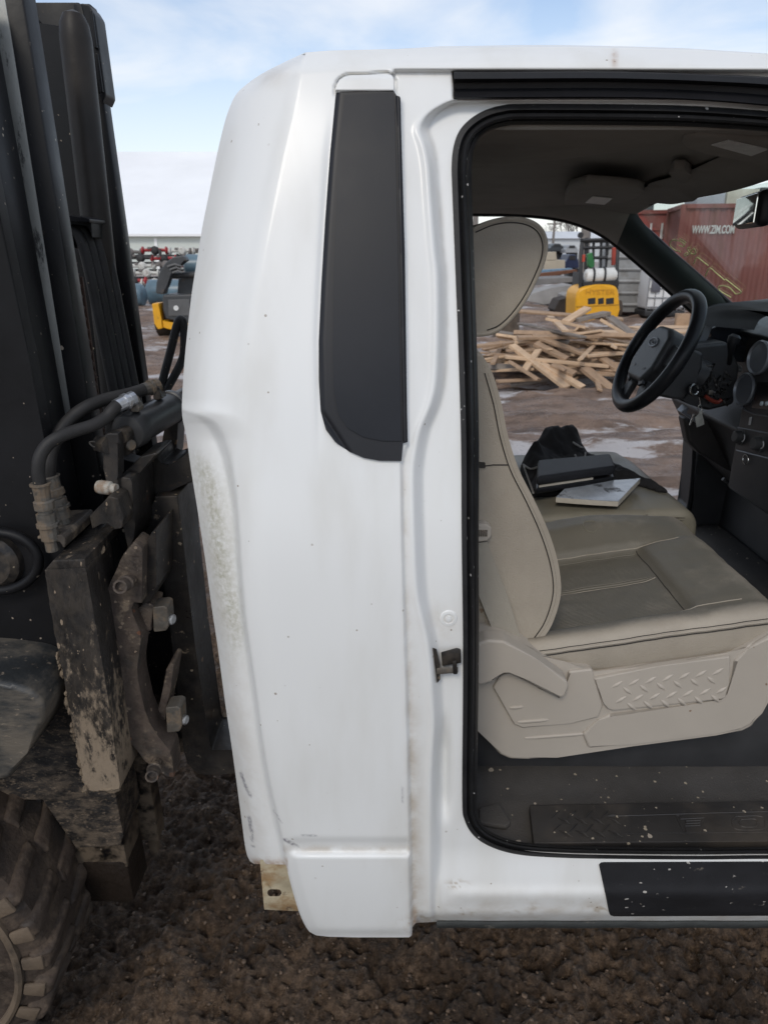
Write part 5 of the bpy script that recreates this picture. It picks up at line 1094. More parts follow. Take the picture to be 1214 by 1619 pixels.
for (bx_, by_, tx_, ty_, Y_) in ((84, 870, 64, 764, 1.115), (104, 832, 79, 752, 1.17)):
    b_ = PY(bx_, by_, Y_); t_ = PY(tx_, ty_, Y_); d_ = (t_ - b_); Ln = d_.length
    fit = lathe('hose_fitting', M_STEELD, fk, b_, d_, [(0, .011), (Ln * .16, .011), (Ln * .17, .015), (Ln * .36, .015), (Ln * .37, .0185), (Ln * .42, .0185), (Ln * .43, .016), (Ln * .56, .016), (Ln * .57, .012), (Ln * .62, .012), (Ln * .63, .0165), (Ln * .74, .0165), (Ln * .76, .013), (Ln * .97, .0145), (Ln * .975, .017), (Ln, .017), (Ln, .010)], 12, 25)
tube('hydraulic_hose', M_HOSE, fk, [PY(x, y, Y_) for x, y, Y_ in cr([(64, 766, 1.115), (61, 745, 1.115), (64, 722, 1.12), (76, 703, 1.13), (94, 691, 1.14), (120, 681, 1.16), (148, 672, 1.18), (168, 660, 1.20), (178, 648, 1.21), (186, 641, 1.22)], 5)], .0105, 14)
tube('hydraulic_hose', M_HOSE, fk, [PY(x, y, Y_) for x, y, Y_ in cr([(79, 754, 1.17), (78, 735, 1.17), (82, 712, 1.18), (95, 684, 1.20), (112, 662, 1.22), (136, 644, 1.24), (166, 632, 1.27), (200, 624, 1.30), (228, 616, 1.33)], 5)], .0115, 14)
for (x0_, y0_, x1_, y1_, Y0_, Y1_) in ((184, 642, 212, 629, 1.22, 1.25), (225, 617, 250, 609, 1.33, 1.36)):
    a_ = PY(x0_, y0_, Y0_); b_ = PY(x1_, y1_, Y1_); d_ = b_ - a_; Ln = d_.length
    lathe('hose_fitting', M_ZINC if x0_ == 184 else M_STEELD, fk, a_, d_, [(0, .012), (Ln * .45, .0125), (Ln * .46, .015), (Ln * .62, .015), (Ln * .63, .012), (Ln * .75, .012), (Ln * .76, .0135), (Ln, .013), (Ln, 0)], 12, 25)
prism('port_elbow', M_STEELD, fk, [(203, 629), (212, 629), (222, 645), (220, 652), (206, 652), (205, 640)], 1.245, 1.27, .003)
prism('port_elbow', M_BLKC, fk, [(243, 612), (250, 610), (252, 622), (258, 630), (246, 634), (242, 630)], 1.34, 1.37, .003)
a_ = PY(202, 684, 1.24); b_ = PY(273, 643, 1.42); d_ = b_ - a_; Ln = d_.length
cyl = lathe('hydraulic_cylinder', pm('satin_black_cylinder', (.03, .031, .033), .38, var=.3, vs=14, bump=.08, bs=90, rvar=.1), fk, a_, d_, [(-.002, .018), (0, .030), (.006, .033), (.03, .034), (.032, .031), (Ln * .93, .031), (Ln * .94, .034), (Ln, .034), (Ln + .003, .03), (Ln + .003, 0)], 36, 25)
tube('cylinder_rod', M_BLKC, cyl, [a_ + d_ * .02, a_ - d_ * .16], .014, 16)
prism('clevis_plate', M_BLKC, fk, [(163, 690), (170, 685), (187, 685), (189, 700), (184, 752), (187, 760), (186, 790), (170, 770), (163, 742)], 1.19, 1.22, .003)
prism('clevis_plate', M_BLKC, fk, [(187, 700), (190, 690), (205, 684), (212, 690), (211, 708), (205, 720), (194, 722), (188, 715)], 1.235, 1.26, .004)
lathe('clevis_pin', M_STEELD, fk, PY(205, 703, 1.23), (.8, -.6, 0), [(-.06, .010), (.006, .010), (.008, .008), (.008, 0)], 18)
lathe('clevis_bolt', M_BLKC, fk, PY(160, 702, 1.20), (.8, -.5, 0), [(-.006, .015), (.02, .015), (.02, 0)], 6)
tube('split_pin', M_STEELD, fk, [PY(x, y, 1.19) for x, y in cr([(158, 706), (148, 706), (142, 700), (147, 698), (155, 700)], 4)], .0014, 6)
prism('shift_frame', M_BLKC, fk, [(186, 758), (194, 754), (207, 756), (209, 765), (211, 800), (214, 830), (213, 850), (207, 866), (202, 872), (199, 850), (194, 810), (187, 790)], 1.20, 1.32, .003)
prism('shift_arm', M_BLKC, fk, [(207, 760), (225, 738), (246, 715), (250, 722), (252, 735), (265, 733), (276, 735), (290, 722), (310, 706), (312, 760), (265, 775), (215, 815), (209, 800)], 1.33, 1.44, .004)
prism('arm_top_plate', M_BLKC, fk, [(188, 756), (222, 722), (244, 716), (250, 718), (212, 758), (206, 764)], 1.24, 1.34, .003)
for x, y in ((229, 745), (211, 769)):
    lathe('arm_bolt_head', M_BLKM, fk, PY(x, y, 1.328), (0, -1, 0), [(0, .006), (.004, .005), (.004, 0)], 12)
prism('cylinder_mount', M_BLKC, fk, [(262, 629), (277, 620), (283, 621), (282, 660), (279, 720), (268, 735), (252, 726), (258, 690), (266, 665)], 1.44, 1.50, .004)
lathe('grease_plug', pm('cream_plug', (.45, .43, .38), .6, var=.2, dirt=((.25, .16, .10), 60, .5, .1, .8)), fk, PY(160, 770, 1.19), (1, -.2, -.05), [(-.006, .011), (0, .0125), (.02, .0125), (.022, .009), (.03, .009), (.03, 0)], 20)
prism('pivot_block', M_MUDM, fk, [(141, 816), (160, 798), (172, 784), (187, 788), (196, 820), (193, 836), (180, 838), (172, 824), (158, 826), (150, 834), (146, 838)], 1.15, 1.26, .004)
tube('pivot_pipe', M_RUBC, fk, [PY(x, y, Y_) for x, y, Y_ in [(132, 905, 1.13), (150, 868, 1.18), (163, 842, 1.25), (172, 826, 1.32)]], [.014, .016, .018, .018], 16)
tube('pipe_clip', M_MUDX, fk, [PY(151 + 13 * math.cos(a), 868 + 9 * math.sin(a), 1.165 - .012 * math.sin(a)) for a in np.linspace(-2.2, .9, 9)], .0035, 8)
prism('carriage_backplate', M_BLKM, fk, [(120, 700), (240, 740), (300, 760), (320, 1000), (335, 1190), (200, 1190), (160, 900)], 1.47, 1.52, .004)
# hook clamp with burned edge
hk = rough_prism('hook_plate', M_RUSTB, [(181, 912), (170, 930), (165, 949), (165, 982), (177, 1003), (175, 1036), (181, 1085), (194, 1131), (206, 1172), (231, 1205), (264, 1229), (276, 1229), (270, 1188), (243, 1155), (231, 1131), (216, 1065), (224, 1003), (206, 962), (211, 950), (224, 955), (226, 866), (211, 856), (196, 876), (185, 896)], 1.16, 1.215, .9, .002, tuple(range(0, 10)) + (20, 21, 22, 23)); hk['label'] = 'rusty flame-cut hook plate'
prism('clamp_face', M_BLKC, fk, [(226, 866), (240, 842), (247, 836), (248, 930), (238, 953), (224, 955)], 1.19, 1.30, .002)
prism('clamp_block', M_RUSTB, fk, [(214, 966), (228, 953), (245, 958), (241, 975), (240, 998), (228, 1000), (218, 985)], 1.19, 1.25, .004)
prism('clamp_block', M_RUSTB, fk, [(257, 1105), (262, 1060), (270, 1048), (276, 1052), (270, 1090), (262, 1112), (262, 1158), (241, 1160), (248, 1130)], 1.21, 1.27, .003)
for x, y, w_ in ((251, 978, 1), (272, 1137, 1)):
    nut = prism('clamp_nut', M_STEELD, fk, [(x - 10, y - 18), (x + 8, y - 20), (x + 14, y - 17), (x + 16, y + 12), (x + 12, y + 20), (x - 8, y + 22)], 1.185, 1.225, .003)
    lathe('bolt_end', M_ZINC, nut, PY(x + 16, y, 1.20), (.9, -.35, 0), [(-.006, .010), (.010, .010), (.012, .007), (.012, 0)], 18)
for (x0_, y0_, x1_, y1_) in ((211, 914, 190, 928), (250, 1200, 240, 1228)):
    a_ = PY(x0_, y0_, 1.165); b_ = PY(x1_, y1_, 1.10); d_ = b_ - a_; Ln = d_.length
    lathe('clamp_bolt', M_RUSTB, fk, a_, d_, [(-.02, .009), (Ln * .45, .009), (Ln * .5, .0135), (Ln * .62, .0145), (Ln * .66, .0115), (Ln, .0125), (Ln, .009), (Ln - .01, .008), (Ln - .01, 0)], 14, 30)
# fork: shank + heel + blade passing under the cab
sh = prism('fork', M_BLKC, fk, [(214, 808), (222, 805), (244, 800), (244, 785), (281, 784), (295, 900), (309, 1023), (330, 1180), (334, 1188), (900, 1170), (900, 1196), (330, 1226), (312, 1224), (296, 1208), (291, 1188), (268, 982), (248, 836), (228, 846), (215, 850)], 1.30, 1.42, .003, 2)
sh['label'] = 'black steel fork, upright shank and blade under the cab'
lbl_ = [PY(x, y, 1.30) for x, y in ((259, 784), (271, 784))]
box('fork_label', M_WPLAST, sh, PY(266, 783.5, 1.36) + Vector((0, 0, .0035)), (.018, .06, .0015), Matrix.Rotation(R(8), 3, 'Z'), 0)
tube('fork_pin', M_ZINC, fk, [PY(224, 805, 1.33), PY(241, 768, 1.40)], .0065, 14)
prism('fork_heel', M_MUDM, fk, [(330, 1160), (352, 1140), (380, 1140), (420, 1140), (420, 1180), (334, 1188)], 1.422, 1.47, .004)
# slack hose loop beyond the carriage
tube('hose_loop', M_HOSE, fk, [PY(x, y, 1.9) for x, y in cr([(250, 640), (258, 600), (270, 555), (280, 515), (286, 505), (291, 515), (292, 545), (288, 570), (270, 605), (255, 630)], 6)], .011, 10)

# ================================================================ YARD BEYOND
def gz(x, y): return float(ground_h(np.array([x]), np.array([y]))[0])
# ---- lumber pile
woods = [pm('fresh_pine', (.54, .38, .245), .7, var=.22, vs=5, bump=.3, bs=60, stretch=(1, 1, 1), dirt=((.22, .13, .07), 8, .68, .06, .6)),
         pm('tan_pine', (.35, .235, .15), .75, var=.3, vs=6, bump=.3, bs=60, dirt=((.14, .09, .06), 6, .62, .08, .7)),
         pm('grey_weathered_board', (.20, .17, .145), .85, var=.3, vs=7, bump=.4, bs=60)]
def Ypile(py): return 9.0 + (617 - py) / 127 * 1.35
seen = {'fresh': 'pale fresh pine board', 'tan': 'tan pine board', 'grey': 'grey weathered board'}
def plank(a, b, w_, t_, k, label, grp='boards in the lumber heap', roll=0.):
    a = Vector(a); b = Vector(b); d = (b - a); L_ = d.length; d.normalize(); s = d.cross(Vector((0, 0, 1))).normalized(); n = s.cross(d)
    M = Matrix((d, s, n)).transposed() @ Matrix.Rotation(roll, 3, 'X')
    bm = bmesh.new(); bm_box(bm, (0, 0, 0), (L_, w_, t_), None, .004, 1); me = from_bm(bm)
    c = (a + b) / 2; o = bpy.data.objects.new('timber_board', me); COL.objects.link(o); me.materials.append(woods[k]); o.matrix_world = Matrix.Translation(c) @ M.to_4x4()
    return tag(o, label, 'board', grp)
traced = [((798, 564), (961, 579), .10, .04, 0, 'long pale board lying across the front of the lumber heap'), ((809, 546), (896, 613), .12, .045, 0, 'pale board sloping down to the mud at the heap front'),
          ((855, 575), (921, 613), .12, .045, 0, 'short thick pale board pointing at the viewer, low in the heap'), ((827, 587), (851, 553), .10, .03, 0, 'short pale board crossing over two others at left'),
          ((806, 572), (852, 601), .12, .04, 1, 'muddy board lowest at the heap\'s left'), ((818, 534), (977, 530), .12, .04, 1, 'long tan board lying level mid heap'),
          ((862, 504), (925, 518), .12, .04, 0, 'pale board on the upper left of the heap'), ((893, 509), (929, 487), .13, .04, 0, 'pale board sticking up at the heap top'),
          ((908, 506), (959, 495), .22, .05, 2, 'wide dark grey board on top of the heap'), ((923, 582), (970, 619), .16, .05, 1, 'thick board reaching the mud at the heap\'s right front'),
          ((846, 543), (896, 568), .12, .045, 1, 'tan board sloping right above the long front board'), ((842, 530), (935, 564), .11, .04, 1, 'long tan board slanting through the heap middle'),
          ((872, 577), (908, 592), .16, .05, 1, 'stubby tan offcut under the long front board'), ((950, 506), (998, 534), .11, .04, 0, 'pale board slanting down to the right of the heap'),
          ((962, 500), (1000, 530), .18, .03, 2, 'grey flat board leaning on the right of the heap'), ((946, 562), (990, 594), .12, .04, 1, 'tan board end low on the heap\'s right')]
for (p0, p1, w_, t_, k, lb) in traced:
    Ya = Ypile(p0[1]) - .12; Yb = Ypile(p1[1]) - .12
    plank(PY(*p0, Ya), PY(*p1, Yb), w_, t_, k, lb, roll=random.uniform(-.3, .3))
pc = Vector((2.62, 10.1, 0))
for i in range(95):
    th = random.uniform(0, 2 * math.pi); r_ = 1.15 * math.sqrt(random.random()); x = pc.x + r_ * 1.15 * math.cos(th); y = pc.y + r_ * .8 * math.sin(th)
    zmax = .98 * (1 - (r_ / 1.3) ** 1.2); z = gz(x, y) + .04 + max(0, zmax) * random.uniform(.45, .93)
    ang = random.choice((random.gauss(.1, .35), random.gauss(-.75, .3), random.gauss(1.2, .4), random.gauss(2.4, .4))); L_ = random.uniform(.7, 1.8)
    sl_ = random.gauss(0, .10) - .10 * math.cos(ang - th) * (r_ > .5)
    d = Vector((math.cos(ang), math.sin(ang), sl_)).normalized() * (L_ / 2); c = Vector((x, y, z))
    a, b = c - d, c + d
    for q in (a, b):
        q.z = max(q.z, gz(q.x, q.y) + .03)
    k = random.choice((0, 0, 1, 1, 1, 2)); plank(a, b, random.uniform(.06, .11), random.uniform(.025, .045), k, ('%s, %s on the %s of the lumber heap' % (('pale fresh pine board', 'tan pine board', 'grey weathered board')[k], 'short' if L_ < 1.05 else 'mid-length' if L_ < 1.45 else 'long', ('low ' if c.z < .3 else 'high ' if c.z > .55 else 'middle ') + ('left side' if x < 2.2 else 'right side' if x > 3.0 else 'near side' if y < 10.0 else 'far side'))), roll=random.uniform(-.9, .9) if random.random() < .4 else 0)
a = PZ(772, 560, .10); b = PZ(852, 560, .10); plank(a, b, .45, .14, 1, 'wide reddish brown board flat in the mud left of the heap')
for (x0_, x1_, y_, lb) in ((935, 1095, 528, 'long pale plank on the mud right of the heap'), (1000, 1110, 521, 'long pale plank on the mud, farther of two right of the heap')):
    plank(PZ(x0_, y_, .06), PZ(x1_, y_ - 2, .06), .5, .10, 0, lb, 'planks laid out right of the heap')
pst = PZ(1075, 522, 0); box('timber_post', woods[1], None, pst + Vector((0, 0, .17)), (.28, .14, .38), None, .01)
tag(bpy.data.objects['timber_post'], 'stubby brown timber block standing beside the pale planks', 'post')
# ---- yellow lift truck
M_YEL = pm('yellow_paint', (.74, .36, .010), .42, var=.08, vs=6, bump=.05, bs=20, dirt=((.30, .17, .03), 9, .66, .06, .5))
M_BK = pm('dull_black_steel', (.02, .02, .021), .5, var=.3, vs=4)
YF = 18.6
yf = thing('yellow_forklift', PZ(942, 508), 'yellow lift truck with white gas bottle behind the lumber heap', 'forklift')
def yp(name, mat, poly, d0=0., d1=1., bev=.03, parent=None, seg=3): return prism(name, mat, parent or yf, poly, YF + d0, YF + d1, bev, seg, 50)
cw = yp('counterweight', M_YEL, [(909, 508), (910, 470), (913, 459), (922, 453), (945, 449.5), (966, 450), (976, 454), (979, 466), (979, 490), (977, 510), (940, 512)], 0, 1.1, .09, seg=4)
for x0_, x1_ in ((929, 941), (945, 954), (957.5, 970)):
    yp('counterweight_slot', M_BK, [(x0_, 472), (x1_, 470.5), (x1_, 480.5), (x0_, 481.5)], -.006, .05, .004, cw)
yp('counterweight_step_shade', pm('yellow_painted_shade', (.45, .22, .01), .5), [(911, 484), (978, 481), (978, 482.6), (911, 485.6)], -.012, .05, .003, cw)  # shade line across the counterweight, painted as a darker yellow strip
text('counterweight_lettering', pm('faded_yellow_letters', (.56, .27, .012), .5), cw, 'HYSTER', .17, PY(948, 462, YF - .012), (1, 0, 0), (0, 0, 1), 1.25, .004)
for x in (917, 974):
    tube('guard_post', M_BK, yf, [PY(x, 458, YF + .15), PY(x + 1, 420, YF + .15), PY(x + 3, 379, YF + .35)], .045, 8)
for x in (924, 968):
    tube('mast_upright', M_BK, yf, [PY(x, 500, YF + 1.9), PY(x + 3, 376, YF + 1.9)], .055, 8)
for x in (936, 948, 957):
    tube('mast_chain', M_BK, yf, [PY(x, 470, YF + 1.9), PY(x + 2, 380, YF + 1.9)], .035, 6)
for y in (382, 392, 408): tube('mast_crossbar', M_BK, yf, [PY(918, y, YF + 1.85), PY(976, y - 1, YF + 1.85)], .04, 8)
tube('roof_bar', M_BK, yf, [PY(917, 380, YF + .3), PY(977, 378, YF + .3)], .04, 8)
lathe('work_lamp', M_BK, yf, PY(916, 372, YF + .3), (0, -1, 0), [(0, .05), (.05, .07), (.10, .07), (.10, 0)], 14)
a_ = PY(923, 437, YF + .25); b_ = PY(975, 434, YF + .25); d_ = b_ - a_; Ln = d_.length
gb = lathe('gas_bottle', pm('white_bottle_paint', (.66, .66, .63), .4, var=.1, vs=8, dirt=((.25, .17, .10), 8, .62, .06, .6)), yf, a_, d_, [(0, .0), (.005, .10), (.04, .16), (.08, .175), (Ln * .3, .175), (Ln * .31, .181), (Ln * .34, .181), (Ln * .35, .175), (Ln - .08, .175), (Ln - .04, .16), (Ln - .005, .10), (Ln, 0)], 24)
for t_ in (.25, .58):
    c_ = a_.lerp(b_, t_); tube('bottle_strap', M_BK, gb, [c_ + Vector((0, .19 * math.cos(q), .19 * math.sin(q))) for q in np.linspace(0, 2 * math.pi, 22)[:-1]], .028, 6, closed=True)
yp('bottle_cradle', M_BK, [(921, 446), (978, 443), (978, 452), (921, 454)], .1, .5, .01)
yp('seat_back', pm('red_cushion', (.35, .05, .03), .6), [(968, 392), (976, 390), (974, 418), (967, 420)], .9, 1.0, .02)
yp('green_canister', pm('green_plastic', (.03, .18, .05), .5), [(929, 402), (936, 399), (940, 418), (937, 428), (930, 420)], .9, 1.1, .02)
yp('tail_lamp', pm('red_lens', (.45, .06, .03), .3), [(921, 403), (925, 402), (924, 414), (920, 414)], .10, .16, .005)
yp('hood', M_BK, [(919, 462), (922, 430), (930, 446), (968, 446), (974, 462)], .5, 1.6, .03)
for x in (914, 973):
    c_ = PY(x, 500, YF + .45); c_.z = .24 - .03; wl = lathe('drive_wheel', M_TYRE, yf, c_ + Vector((-.1, 0, 0)), (1, 0, 0), [(0, .15), (.02, .25), (.18, .25), (.2, .15), (.2, 0)], 20)
# ---- containers
def container(name, X0, X1, Y0, Y1, H, mat, label, pitch=.28, depth=.04, zb=.10, wave_front=True, cat='container'):
    t = thing(name, ((X0 + X1) / 2, Y0, 0), label, cat)
    fr = bmesh.new()
    for x in (X0, X1):
        for y in (Y0, Y1): bm_box(fr, (x, y, zb + H / 2), (.14, .14, H), None, .012, 1)
    for z in (zb + .06, zb + H - .06):
        for y in (Y0, Y1): bm_box(fr, ((X0 + X1) / 2, y, z), (X1 - X0 - .16, .12, .12), None, .01, 1)
        for x in (X0, X1): bm_box(fr, (x, (Y0 + Y1) / 2, z), (.12, Y1 - Y0 - .16, .12), None, .01, 1)
    put('frame', from_bm(fr), mat, t)
    def wall(nm, A, B, ax, wave):
        L_ = (B - A).length; d = (B - A).normalized(); nrm_ = Vector(ax); V = []; Fc = []; pts = []; s = .07
        if wave:
            while s < L_ - .07:
                pts += [(s, 0), (s + pitch * .25, 0), (s + pitch * .5, depth), (s + pitch * .75, depth)]; s += pitch
            pts = [q for q in pts if q[0] < L_ - .07] + [(L_ - .07, 0)]
        else: pts = [(.07, 0), (L_ - .07, 0)]
        for (q, dd_) in pts:
            p = A + d * q - nrm_ * (.015 + dd_); V += [p + Vector((0, 0, zb + .12)), p + Vector((0, 0, zb + H - .12))]
        for i in range(len(pts) - 1): Fc.append((2 * i, 2 * i + 2, 2 * i + 3, 2 * i + 1))
        return put(nm, mesh(V, Fc), mat, t, smooth=False)
    wall('corrugated_wall' if wave_front else 'end_wall', Vector((X0, Y0, 0)), Vector((X1, Y0, 0)), (0, -1, 0), wave_front)
    wall('corrugated_wall', Vector((X0, Y0, 0)), Vector((X0, Y1, 0)), (-1, 0, 0), True); wall('corrugated_wall', Vector((X1, Y0, 0)), Vector((X1, Y1, 0)), (1, 0, 0), True); wall('corrugated_wall', Vector((X0, Y1, 0)), Vector((X1, Y1, 0)), (0, 1, 0), True)
    box('roof_panel', mat, t, ((X0 + X1) / 2, (Y0 + Y1) / 2, zb + H - .03), (X1 - X0 - .12, Y1 - Y0 - .12, .02), None, 0)
    return t
M_RED = pm('red_container_paint', (.21, .040, .028), .55, var=.2, vs=1.2, bump=.1, bs=20, dirt=((.10, .035, .02), 2.2, .60, .08, .7), dirt2=((.32, .18, .13), 9, .70, .05, .5), stretch=(1, 1, .35))
M_MAR = pm('maroon_container_paint', (.24, .075, .060), .55, var=.22, vs=1.0, bump=.1, bs=20, dirt=((.15, .055, .02), 1.6, .60, .08, .8), dirt2=((.28, .17, .13), 8, .72, .05, .5), stretch=(1, 1, .35))
M_LET = pm('white_lettering', (.66, .66, .62), .6, var=.12, vs=10)
c1 = container('shipping_container', 7.35, 9.79, 25.2, 31.3, 2.80, M_RED, 'red shipping container with door bars toward the viewer, right of the yellow truck', wave_front=False)
for x in (7.68, 8.18, 8.78, 9.12):
    lb_ = tube('lock_bar', pm('bare_lock_bar', (.5, .48, .45), .5, var=.2), c1, [(x, 25.10, .18), (x, 25.10, 2.5)], .035, 8)
for z in (.55, 1.2, 1.9, 2.3): box('door_rib', M_RED, c1, (8.9, 25.185, z), (1.3, .03, .05), None, .005)
text('container_number', M_LET, c1, '872766 0', .20, (9.45, 25.155, 2.08), (1, 0, 0), (0, 0, 1), .95); text('container_number', M_LET, c1, '45G1', .18, (9.40, 25.155, 1.80), (1, 0, 0), (0, 0, 1), .95)
c1.rotation_euler.z = R(-19)
text('door_mark', M_LET, c1, '4', .22, (8.45, 25.15, 1.0), (1, 0, 0), (0, 0, 1))
def on_face(px, py, root, deg, yf_):
    L0 = Vector(root.location); a = R(deg); Rz = Matrix.Rotation(a, 3, 'Z'); n_ = Rz @ Vector((0, -1, 0)); p0 = L0 + Rz @ (Vector((L0.x, yf_, 0)) - L0)
    return L0 + Rz.inverted() @ (PPL(px, py, p0, n_) - L0)
c2 = container('shipping_container', 8.46, 14.5, 21.35, 23.8, 2.80, M_MAR, 'maroon shipping container with white web address on its long side')
text('container_lettering', M_LET, c2, 'WWW.ZIM.COM', .30, on_face(1127, 363.5, c2, -12, 21.32), (1, 0, 0), (0, 0, 1), .50, .003, .008)
c2.rotation_euler.z = R(-12)
M_GREYC = pm('grey_galvanised', (.30, .30, .295), .5, metal=.25, var=.2, vs=1.5, dirt=((.14, .12, .10), 2.5, .6, .1, .6))
t_ = thing('ribbed_bin', (6.55, 20.6, 0), 'grey metal bin with horizontal ribs beside the yellow truck', 'bin')
box('body', M_GREYC, t_, (6.72, 20.9, .98), (1.30, .9, 1.86), None, .02)
for k_ in range(6): tube('rib', M_GREYC, t_, [(6.05, 20.44, .25 + k_ * .31), (7.38, 20.44, .25 + k_ * .31)], .05, 8)
# ---- caged liquid tote
tt = thing('caged_tote', (7.45, 19.6, 0), 'white plastic tote in a wire cage in front of the red container', 'tote')
box('pallet', M_BK, tt, (7.48, 20.1, .08), (1.05, 1.0, .15), None, .01)
box('bottle', pm('white_poly', (.72, .72, .72), .5, var=.08, vs=2), tt, (7.48, 20.1, .68), (.98, .94, 1.0), None, .06, 3)
cgm = pm('galvanised_wire', (.30, .30, .31), .4, metal=.6, var=.2)
for k_ in range(6): tube('cage_bar', cgm, tt, [(6.97 + k_ * .204, 19.60, .16), (6.97 + k_ * .204, 19.60, 1.22)], .013, 6)
for k_ in range(5): tube('cage_bar', cgm, tt, [(6.97, 19.60, .25 + k_ * .235), (7.99, 19.60, .25 + k_ * .235), (7.99, 20.6, .25 + k_ * .235)], .013, 6)
box('data_plate', pm('grey_plate', (.10, .10, .12), .5), tt, (7.15, 19.575, .78), (.24, .02, .30), None, .003)
# ---- boxes on top of the containers
tops = [(7.7, 8.3, .42, (.40, .43, .44), 'pale grey crate'), (8.4, 9.0, .30, (.10, .12, .12), 'dark crate'), (8.95, 9.75, .40, (.42, .46, .50), 'bluish grey crate'), (9.8, 10.7, .42, (.60, .60, .50), 'cream crate'), (10.75, 13.6, .46, (.075, .085, .08), 'long dark crate')]
for i, (x0_, x1_, h_, c_, nm_) in enumerate(tops):
    zz_ = 2.89
    o = box('crate', pm('crate_paint_%d' % i, c_, .6, var=.2, vs=2), None, ((x0_ + x1_) / 2, 26.2 if i < 2 else 22.6, zz_ + h_ / 2 + .0), (x1_ - x0_, .9, h_), None, .015); tag(o, nm_ + ' on top of the %s container' % ('red' if i < 2 else 'maroon'), 'crate')
# ---- concrete, blocks, beam and junk behind the yellow truck
M_CONC = pm('weathered_concrete', (.30, .29, .28), .85, var=.2, vs=2, bump=.3, bs=15)
def gprism(name, mat, poly, Y0, dep, label, cat, group=None, bev=.02):
    o = prism(name, mat, None, poly, Y0, Y0 + dep, bev, 2); return tag(o, label, cat, group)
gprism('concrete_slab', M_CONC, [(832, 477), (840, 464), (872, 455), (905, 450), (906, 476), (856, 482), (850, 478)], 24.0, 1.2, 'grey concrete slab lying tilted left of the yellow truck', 'slab')
gprism('concrete_pipe', M_CONC, [(890, 480), (890, 466), (897, 463), (906, 463), (906, 482)], 23.2, .8, 'short grey concrete pipe end beside the tilted slab', 'pipe')
gprism('concrete_slab', pm('dark_concrete', (.20, .195, .19), .85, var=.25, vs=2), [(838, 452), (905, 446), (907, 438), (846, 441)], 27.0, 2., 'long low grey slab behind the tilted slab', 'slab')
gprism('rusty_beam', pm('rust_beam', (.16, .07, .04), .8, var=.3, vs=4), [(848, 441), (912, 430), (912, 426), (855, 432)], 29.0, .5, 'rusty steel beam lying above the concrete slabs', 'beam')
gprism('blue_tarp_board', pm('blue_sheet', (.16, .27, .38), .6, var=.2), [(852, 432), (905, 427), (905, 424), (856, 427)], 31.0, .5, 'pale blue sheet edge behind the rusty beam', 'sheet')
M_BEIGE = pm('beige_block', (.46, .41, .32), .85, var=.12, vs=2)
gprism('masonry_block', M_BEIGE, [(860, 428), (861, 412), (893, 411), (893, 429)], 33.0, 1.4, 'lower large beige block behind the headrest side', 'block', 'beige blocks')
gprism('masonry_block', M_BEIGE, [(862, 411.5), (863, 399), (879, 398), (880, 411)], 33.0, 1.2, 'small beige block stacked on the larger beige block', 'block', 'beige blocks')
cars = [(893, 915, 402, 424, 36., (.02, .03, .07), 'dark navy pickup wreck behind the beige blocks'), (868, 892, 385, 398, 44., (.04, .045, .05), 'dark wrecked car far behind the blocks'), (893, 914, 387, 400, 43., (.30, .31, .32), 'silver wrecked car far behind the blocks'), (850, 868, 386, 398, 45., (.33, .30, .30), 'pale wrecked car at far left behind the blocks')]
for i, (x0_, x1_, y0_, y1_, Y_, c_, lb) in enumerate(cars):
    w_ = x1_ - x0_; h_ = y1_ - y0_; m_ = pm('wreck_paint_%d' % i, c_, .4, var=.15)
    cr_ = thing('scrap_car', PY((x0_ + x1_) / 2, y1_, Y_), lb, 'car')
    prism('body', m_, cr_, [(x0_, y1_), (x0_, y0_ + .5 * h_), (x0_ + .2 * w_, y0_ + .45 * h_), (x0_ + .3 * w_, y0_), (x0_ + .75 * w_, y0_), (x0_ + .85 * w_, y0_ + .45 * h_), (x1_, y0_ + .5 * h_), (x1_, y1_)], Y_, Y_ + 1.6, .08, 2)
    prism('side_window', M_BK, cr_, [(x0_ + .33 * w_, y0_ + .1 * h_), (x0_ + .72 * w_, y0_ + .1 * h_), (x0_ + .79 * w_, y0_ + .42 * h_), (x0_ + .27 * w_, y0_ + .42 * h_)], Y_ - .02, Y_ + .05, .01, 1)
    b_ = PY(x0_, y1_, Y_)
    if b_.z > .1: box('stand', M_BK, cr_, PY((x0_ + x1_) / 2, y1_, Y_ + .8) * 1.0 - Vector((0, 0, b_.z / 2)), (.5, .8, b_.z), None, .02)
gprism('timber_stack', pm('dark_scrap_wood', (.045, .035, .03), .9, var=.4, vs=3), [(876, 490), (884, 474), (900, 470), (908, 480), (906, 500), (884, 500)], 20.5, .9, 'dark heap of scrap wood left of the yellow truck', 'scrap')
lg = PZ(800, 529, 0); lathe('tree_stump', pm('log_bark', (.10, .075, .055), .9, var=.4, vs=6, bump=.8, bs=14), None, (lg.x, lg.y, gz(lg.x, lg.y) - .02), (.02, 0, 1), [(0, .30), (.05, .27), (.3, .25), (.8, .24), (1.0, .24), (1.0, 0)], 20)
tag(bpy.data.objects['tree_stump'], 'brown upright log half hidden behind the headrest', 'log')
